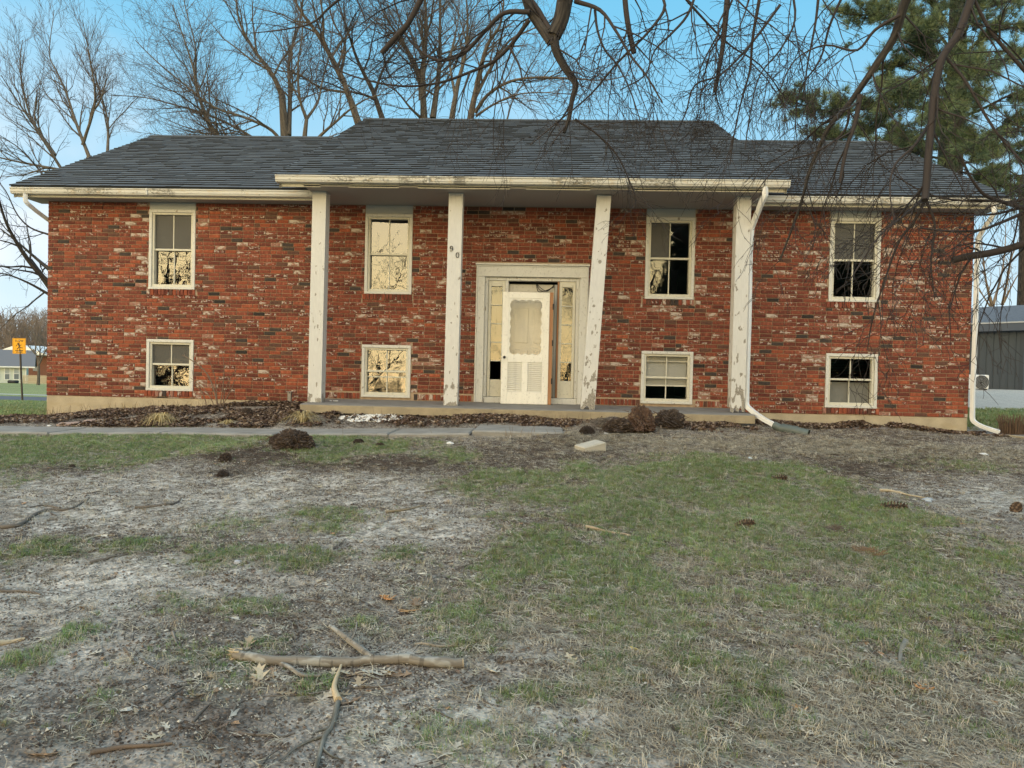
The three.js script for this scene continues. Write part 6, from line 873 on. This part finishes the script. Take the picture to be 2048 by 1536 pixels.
const lying = (n, l, sp, w, up) => { const mb = new MB(); for (let i = 0; i < n; i++) { const a = rnd() * 6.283, b = rnd() * 6.283, r = sp * Math.sqrt(rnd()), L = l * rr(0.4, 1.1), c = V(Math.cos(b) * r, rr(0.001, up), Math.sin(b) * r), d = V(Math.cos(a), rr(-0.12, 0.22), Math.sin(a)).multiplyScalar(L / 2), s = V(-Math.sin(a), 0.35, Math.cos(a)).multiplyScalar(w), m = c.clone().add(V(-Math.sin(a) * L * rr(-0.16, 0.16), 0.004, Math.cos(a) * L * rr(-0.16, 0.16))); const p = c.clone().sub(d), q = c.clone().add(d); mb.quad(p.clone().add(s), p.clone().sub(s), m.clone().sub(s), m.clone().add(s)); mb.quad(m.clone().add(s), m.clone().sub(s), q.clone().addScaledVector(s, -0.4), q.clone().addScaledVector(s, 0.4)); } return mb.geo(); };
const strawM = std({ roughness: 0.85, side: THREE.DoubleSide });
cover('dead_grass', [lying(9, 0.075, 0.05, 0.0014, 0.018), lying(8, 0.06, 0.05, 0.0012, 0.010), blade(9, 0.05, 0.04, 1.5, 0.0014)], strawM, 380000, () => {
  const [x, z, d] = spot(); if (paved(x, z) || (z < 3.08 && x < 0.9)) return null; const s = strawAt(x, z), g = grassAt(x, z), du = dustAt(x, z); if (rnd() > s * 0.5 * (0.4 + 1.2 * vn(x * 5, z * 5, 331)) + g * 0.20 + 0.035) return null;
  return { m: mat4(V(x, gy(x, z), z), Q0(), rr(0.6, 1.05) * (0.9 + 0.03 * d)), c: C(...mul3(pick([[0.42, 0.37, 0.27], [0.34, 0.29, 0.21], [0.50, 0.46, 0.36], [0.26, 0.22, 0.165]]), rr(0.7, 1.15))) };
}, ['dead straw coloured grass lying on the lawn', 'fine dry thatch lying on the lawn', 'withered standing straw on the lawn'], 'dead grass');
const crumb = (n, s, sp) => { const mb = new MB(); for (let i = 0; i < n; i++) { const a = rnd() * 6.283, r = sp * Math.sqrt(rnd()), c = V(Math.cos(a) * r, s * 0.2, Math.sin(a) * r), k = s * rr(0.4, 1.2), p = [0, 1, 2, 3].map((j) => { const b = j * 1.57 + rr(-0.4, 0.4); return c.clone().add(V(Math.cos(b) * k * rr(0.7, 1.2), rr(-0.3, 0.1) * k, Math.sin(b) * k * rr(0.7, 1.2))); }), t = c.clone().add(V(rr(-0.2, 0.2) * k, k * rr(0.4, 0.8), rr(-0.2, 0.2) * k)); for (let j = 0; j < 4; j++) mb.tri(t, p[(j + 1) % 4], p[j]); } return mb.geo(); };
cover('soil_crumbs', [crumb(9, 0.007, 0.05), crumb(7, 0.010, 0.06), lying(6, 0.05, 0.06, 0.0011, 0.006)], std({ roughness: 0.98, side: THREE.DoubleSide }), 380000, () => {
  const [x, z, d] = spot(); if (paved(x, z) || (z > 2.15 && z < 3.08 && x < 0.9 && rnd() > 0.03)) return null; const so = soilAt(x, z), du = dustAt(x, z), f = vn(x * 3, z * 3, 301); if (rnd() > 0.12 + so * 0.6 + f * 0.24 - du * 0.10) return null;
  const dark = rnd() < 0.55 + so * 0.4; return { m: mat4(V(x, gy(x, z), z), Q0(), rr(0.6, 1.2)), c: C(...mul3(dark ? pick([[0.075, 0.055, 0.042], [0.095, 0.072, 0.055], [0.13, 0.095, 0.07]]) : pick([[0.34, 0.31, 0.26], [0.25, 0.22, 0.18], [0.45, 0.42, 0.36]]), rr(0.7, 1.2))) };
}, ['crumbs of dark and pale soil on the bare ground', 'coarser crumbs of soil on the bare ground', 'dark needle litter on the bare ground'], 'soil crumbs');
// loose twigs and leaf scraps, too many to count
const twigs = (n, l) => { const mb = new MB(); for (let i = 0; i < n; i++) { const a = rnd() * 6.283, b = rnd() * 6.283, r = rnd() * 0.1, L = l * rr(0.4, 1.2), p = V(Math.cos(b) * r, 0.005, Math.sin(b) * r), m = p.clone().add(V(Math.cos(a) * L * 0.5, rr(0, 0.012), Math.sin(a) * L * 0.5)), q = p.clone().add(V(Math.cos(a + rr(-0.5, 0.5)) * L, rr(0.002, 0.012), Math.sin(a + rr(-0.5, 0.5)) * L)); mb.tube([p, m, q], [0.0026, 0.0022, 0.0012], 4, false); } return mb.geo(); };
cover('twig_litter', [twigs(1, 0.14), twigs(2, 0.09), twigs(1, 0.22)], std({ roughness: 0.95 }), 9000, () => {
  const [x, z, d] = spot(); if (z < 3.2 || rnd() > 0.55 - 0.4 * grassAt(x, z) - (x > 2 ? 0.2 : 0)) return null;
  return { m: mat4(V(x, gy(x, z), z), Q0(), rr(0.6, 1.1)), c: C(...mul3(pick([[0.10, 0.085, 0.07], [0.16, 0.14, 0.115], [0.23, 0.205, 0.17]]), rr(0.7, 1.2))) };
}, ['loose short twigs strewn over the bare soil', 'pairs of fine twigs strewn over the bare soil', 'longer fine twigs strewn over the bare soil'], 'twig litter');
const scrap = (s) => { const mb = new MB(), P = []; for (let k = 0; k < 7; k++) { const a = k / 7 * 6.283, r = s * (k % 2 ? 0.45 : 1) * rr(0.7, 1.2); P.push(V(Math.cos(a) * r, rr(0, 0.35) * s, Math.sin(a) * r * 0.7)); } const c = V(0, 0.004, 0); for (let k = 0; k < 7; k++) mb.tri(c, P[(k + 1) % 7], P[k]); return mb.geo(); };
cover('leaf_scraps', [scrap(0.020), scrap(0.028), scrap(0.014)], std({ roughness: 0.8, side: THREE.DoubleSide }), 9000, () => {
  const [x, z, d] = spot(); if (z < 3.2 || rnd() > 0.35) return null;
  return { m: mat4(V(x, gy(x, z) + 0.004, z), Q0(), rr(0.6, 1.15)), c: C(...mul3(pick([[0.42, 0.35, 0.25], [0.30, 0.22, 0.15], [0.50, 0.46, 0.38], [0.20, 0.14, 0.10], [0.36, 0.22, 0.12]]), rr(0.75, 1.15))) };
}, ['scraps of dead leaf strewn over the lawn', 'larger scraps of dead leaf strewn over the lawn', 'tiny scraps of dead leaf strewn over the lawn'], 'leaf scraps');
// the lawns beside and behind the house
cover('grass', [blade(16, 0.09, 0.09, 0.9, 0.004), blade(14, 0.075, 0.10, 1.1, 0.0035)], grassM, 60000, () => {
  const right = rnd() < 0.5, x = right ? rr(7.9, 17) : rr(-25, -8.5), z = right ? rr(-13, 0.6) : rr(-15.5, 0.4); if (rnd() > grassAt(x, z) || (right && z < -4.2 - (x - 8) * 0.12 + 0.8 * fbm(x, z, 2, 7)) || (!right && z > -0.5 && x > -8.9)) return null;
  return { m: mat4(V(x, gy(x, z), z), Q0(), rr(0.6, 1.2)), c: C(...mul3(mix3(pick(GC), [0.32, 0.29, 0.16], rnd() < 0.3 ? 0.6 : 0), 0.85 + 0.5 * fbm(x * 0.9, z * 0.9, 3, 293))) };
}, ['green lawn grass beyond both ends of the house', 'paler lawn grass beyond both ends of the house'], 'grass');
// brown leaf litter in the bed and along the walls
const CHIPS = ground(742, 838);
const curl = (s) => { const mb = new MB(); for (let i = 0; i < 5; i++) { const a = rnd() * 6.283, b = rnd() * 6.283, r = 0.05 * rnd(), k = s * rr(0.6, 1.1), c = V(Math.cos(b) * r, rr(0.004, 0.035), Math.sin(b) * r), d = V(Math.cos(a) * k, rr(-0.3, 0.5) * k, Math.sin(a) * k), w = V(-Math.sin(a), rr(-0.5, 0.8), Math.cos(a)).multiplyScalar(k * 0.55), u = V(0, k * rr(0.1, 0.5), 0); mb.tri(c.clone().sub(d), c.clone().add(w).add(u), c.clone().add(d)); mb.tri(c.clone().sub(d), c.clone().add(d), c.clone().sub(w).add(u)); } return mb.geo(); };
cover('leaf_litter', [curl(0.030), curl(0.040), curl(0.022)], std({ roughness: 0.85, side: THREE.DoubleSide }), 90000, () => {
  let x, z, k = rnd(); if (k < 0.55) { x = rr(-8.9, -3.3); z = rr(0, 2.15); } else if (k < 0.8) { x = rr(-3.4, 3.9); z = 1.25 + 0.85 * Math.pow(rnd(), 1.4); } else { x = rr(3.9, 8.1); z = 0.02 + 0.7 * Math.pow(rnd(), 1.8); }
  if (paved(x, z)) return null; const cl = sst(0.38, 0.58, fbm(x * 2.4, z * 3, 4, 311)); const wall = x > 3.9 ? sst(1.1, 0.3, Math.abs(x - 6.3)) + sst(1.0, 0.2, Math.abs(x - 4.4)) * 0.6 + 0.15 : x < -3.3 ? lerp(0.22, 0.85, sst(-7.4, -5.4, x)) * lerp(1, 0.45, z / 2.1) : lerp(0.8, 0.15, sst(1.3, 2.0, z)) * (x > 1 ? 0.7 : 1) * (Math.hypot((x - CHIPS.x) / 0.6, (z - CHIPS.z) / 0.36) < 1 ? 0.08 : 1);
  if (rnd() > cl * wall * 1.15) return null; const pile = 0.05 * cl * wall * rnd();
  return { m: mat4(V(x, gy(x, z) + pile, z), Q0(), rr(0.6, 1.25)), c: C(...mul3(pick([[0.15, 0.098, 0.072], [0.115, 0.075, 0.058], [0.20, 0.140, 0.10], [0.32, 0.25, 0.185], [0.07, 0.048, 0.040]]), rr(0.7, 1.2))) };
}, ['brown fallen leaves banked in the bed and against the foundation', 'larger brown fallen leaves banked in the bed', 'small brown leaf scraps in the bed'], 'leaf litter');
// white stone chips by the porch
{ const p = ground(742, 838), l = []; for (let i = 0; i < 620; i++) { const a = rnd() * 6.283, r = Math.sqrt(rnd()), x = p.x + Math.cos(a) * r * 0.48, z = p.z + Math.sin(a) * r * 0.3; if (vn(x * 9, z * 9, 321) < 0.3) continue; l.push({ m: mat4(V(x, gy(x, z) + 0.004, z), Q0(), rr(1.4, 3.4)), c: C(...mul3([0.74, 0.73, 0.69], rr(0.75, 1.08))) }); } const m = new THREE.InstancedMesh(crumb(2, 0.010, 0.012), std({ roughness: 0.8 }), l.length); l.forEach((q, i) => { m.setMatrixAt(i, q.m); m.setColorAt(i, q.c); }); m.name = 'stone_chips'; m.castShadow = m.receiveShadow = true; tag(m, 'patch of white stone chips in the bed before the porch', 'stone chips', null, 'stuff'); scene.add(m); }
// dry stalks standing along the foundation and the walk's end
{ const mb = new MB(); for (let i = 0; i < 260; i++) { const left = rnd() < 0.6, x = left ? rr(-8.3, -5.2) : rnd() < 0.5 ? rr(-2.5, 3.5) : rr(0.1, 1.0), z = left ? rr(0.05, 0.5) : x < 1.0 && rnd() < 0.3 ? rr(3.0, 3.4) : rr(1.3, 1.7), y = gy(x, z), h = rr(0.06, 0.2), a = rr(-0.06, 0.06); mb.tube([V(x, y - 0.01, z), V(x + a * 0.4, y + h * 0.6, z), V(x + a, y + h, z + rr(-0.03, 0.03))], [0.003, 0.0025, 0.001], 3, false); } tag(top('dry_stalks', mb.geo(), flat(0.22, 0.16, 0.10, 0.9)), 'thin dead weed stalks standing along foundation and porch', 'dry weeds', null, 'stuff'); }
scene.traverse((o) => { if (o.isMesh) { o.castShadow = true; o.receiveShadow = true; } });
{ let tr = 0; scene.traverse((o) => { if (o.isMesh && !o.isInstancedMesh) tr += (o.geometry.index ? o.geometry.index.count : o.geometry.attributes.position.count) / 3; }); console.log("triangles", Math.round(tr)); }
renderer.render(scene, camera);
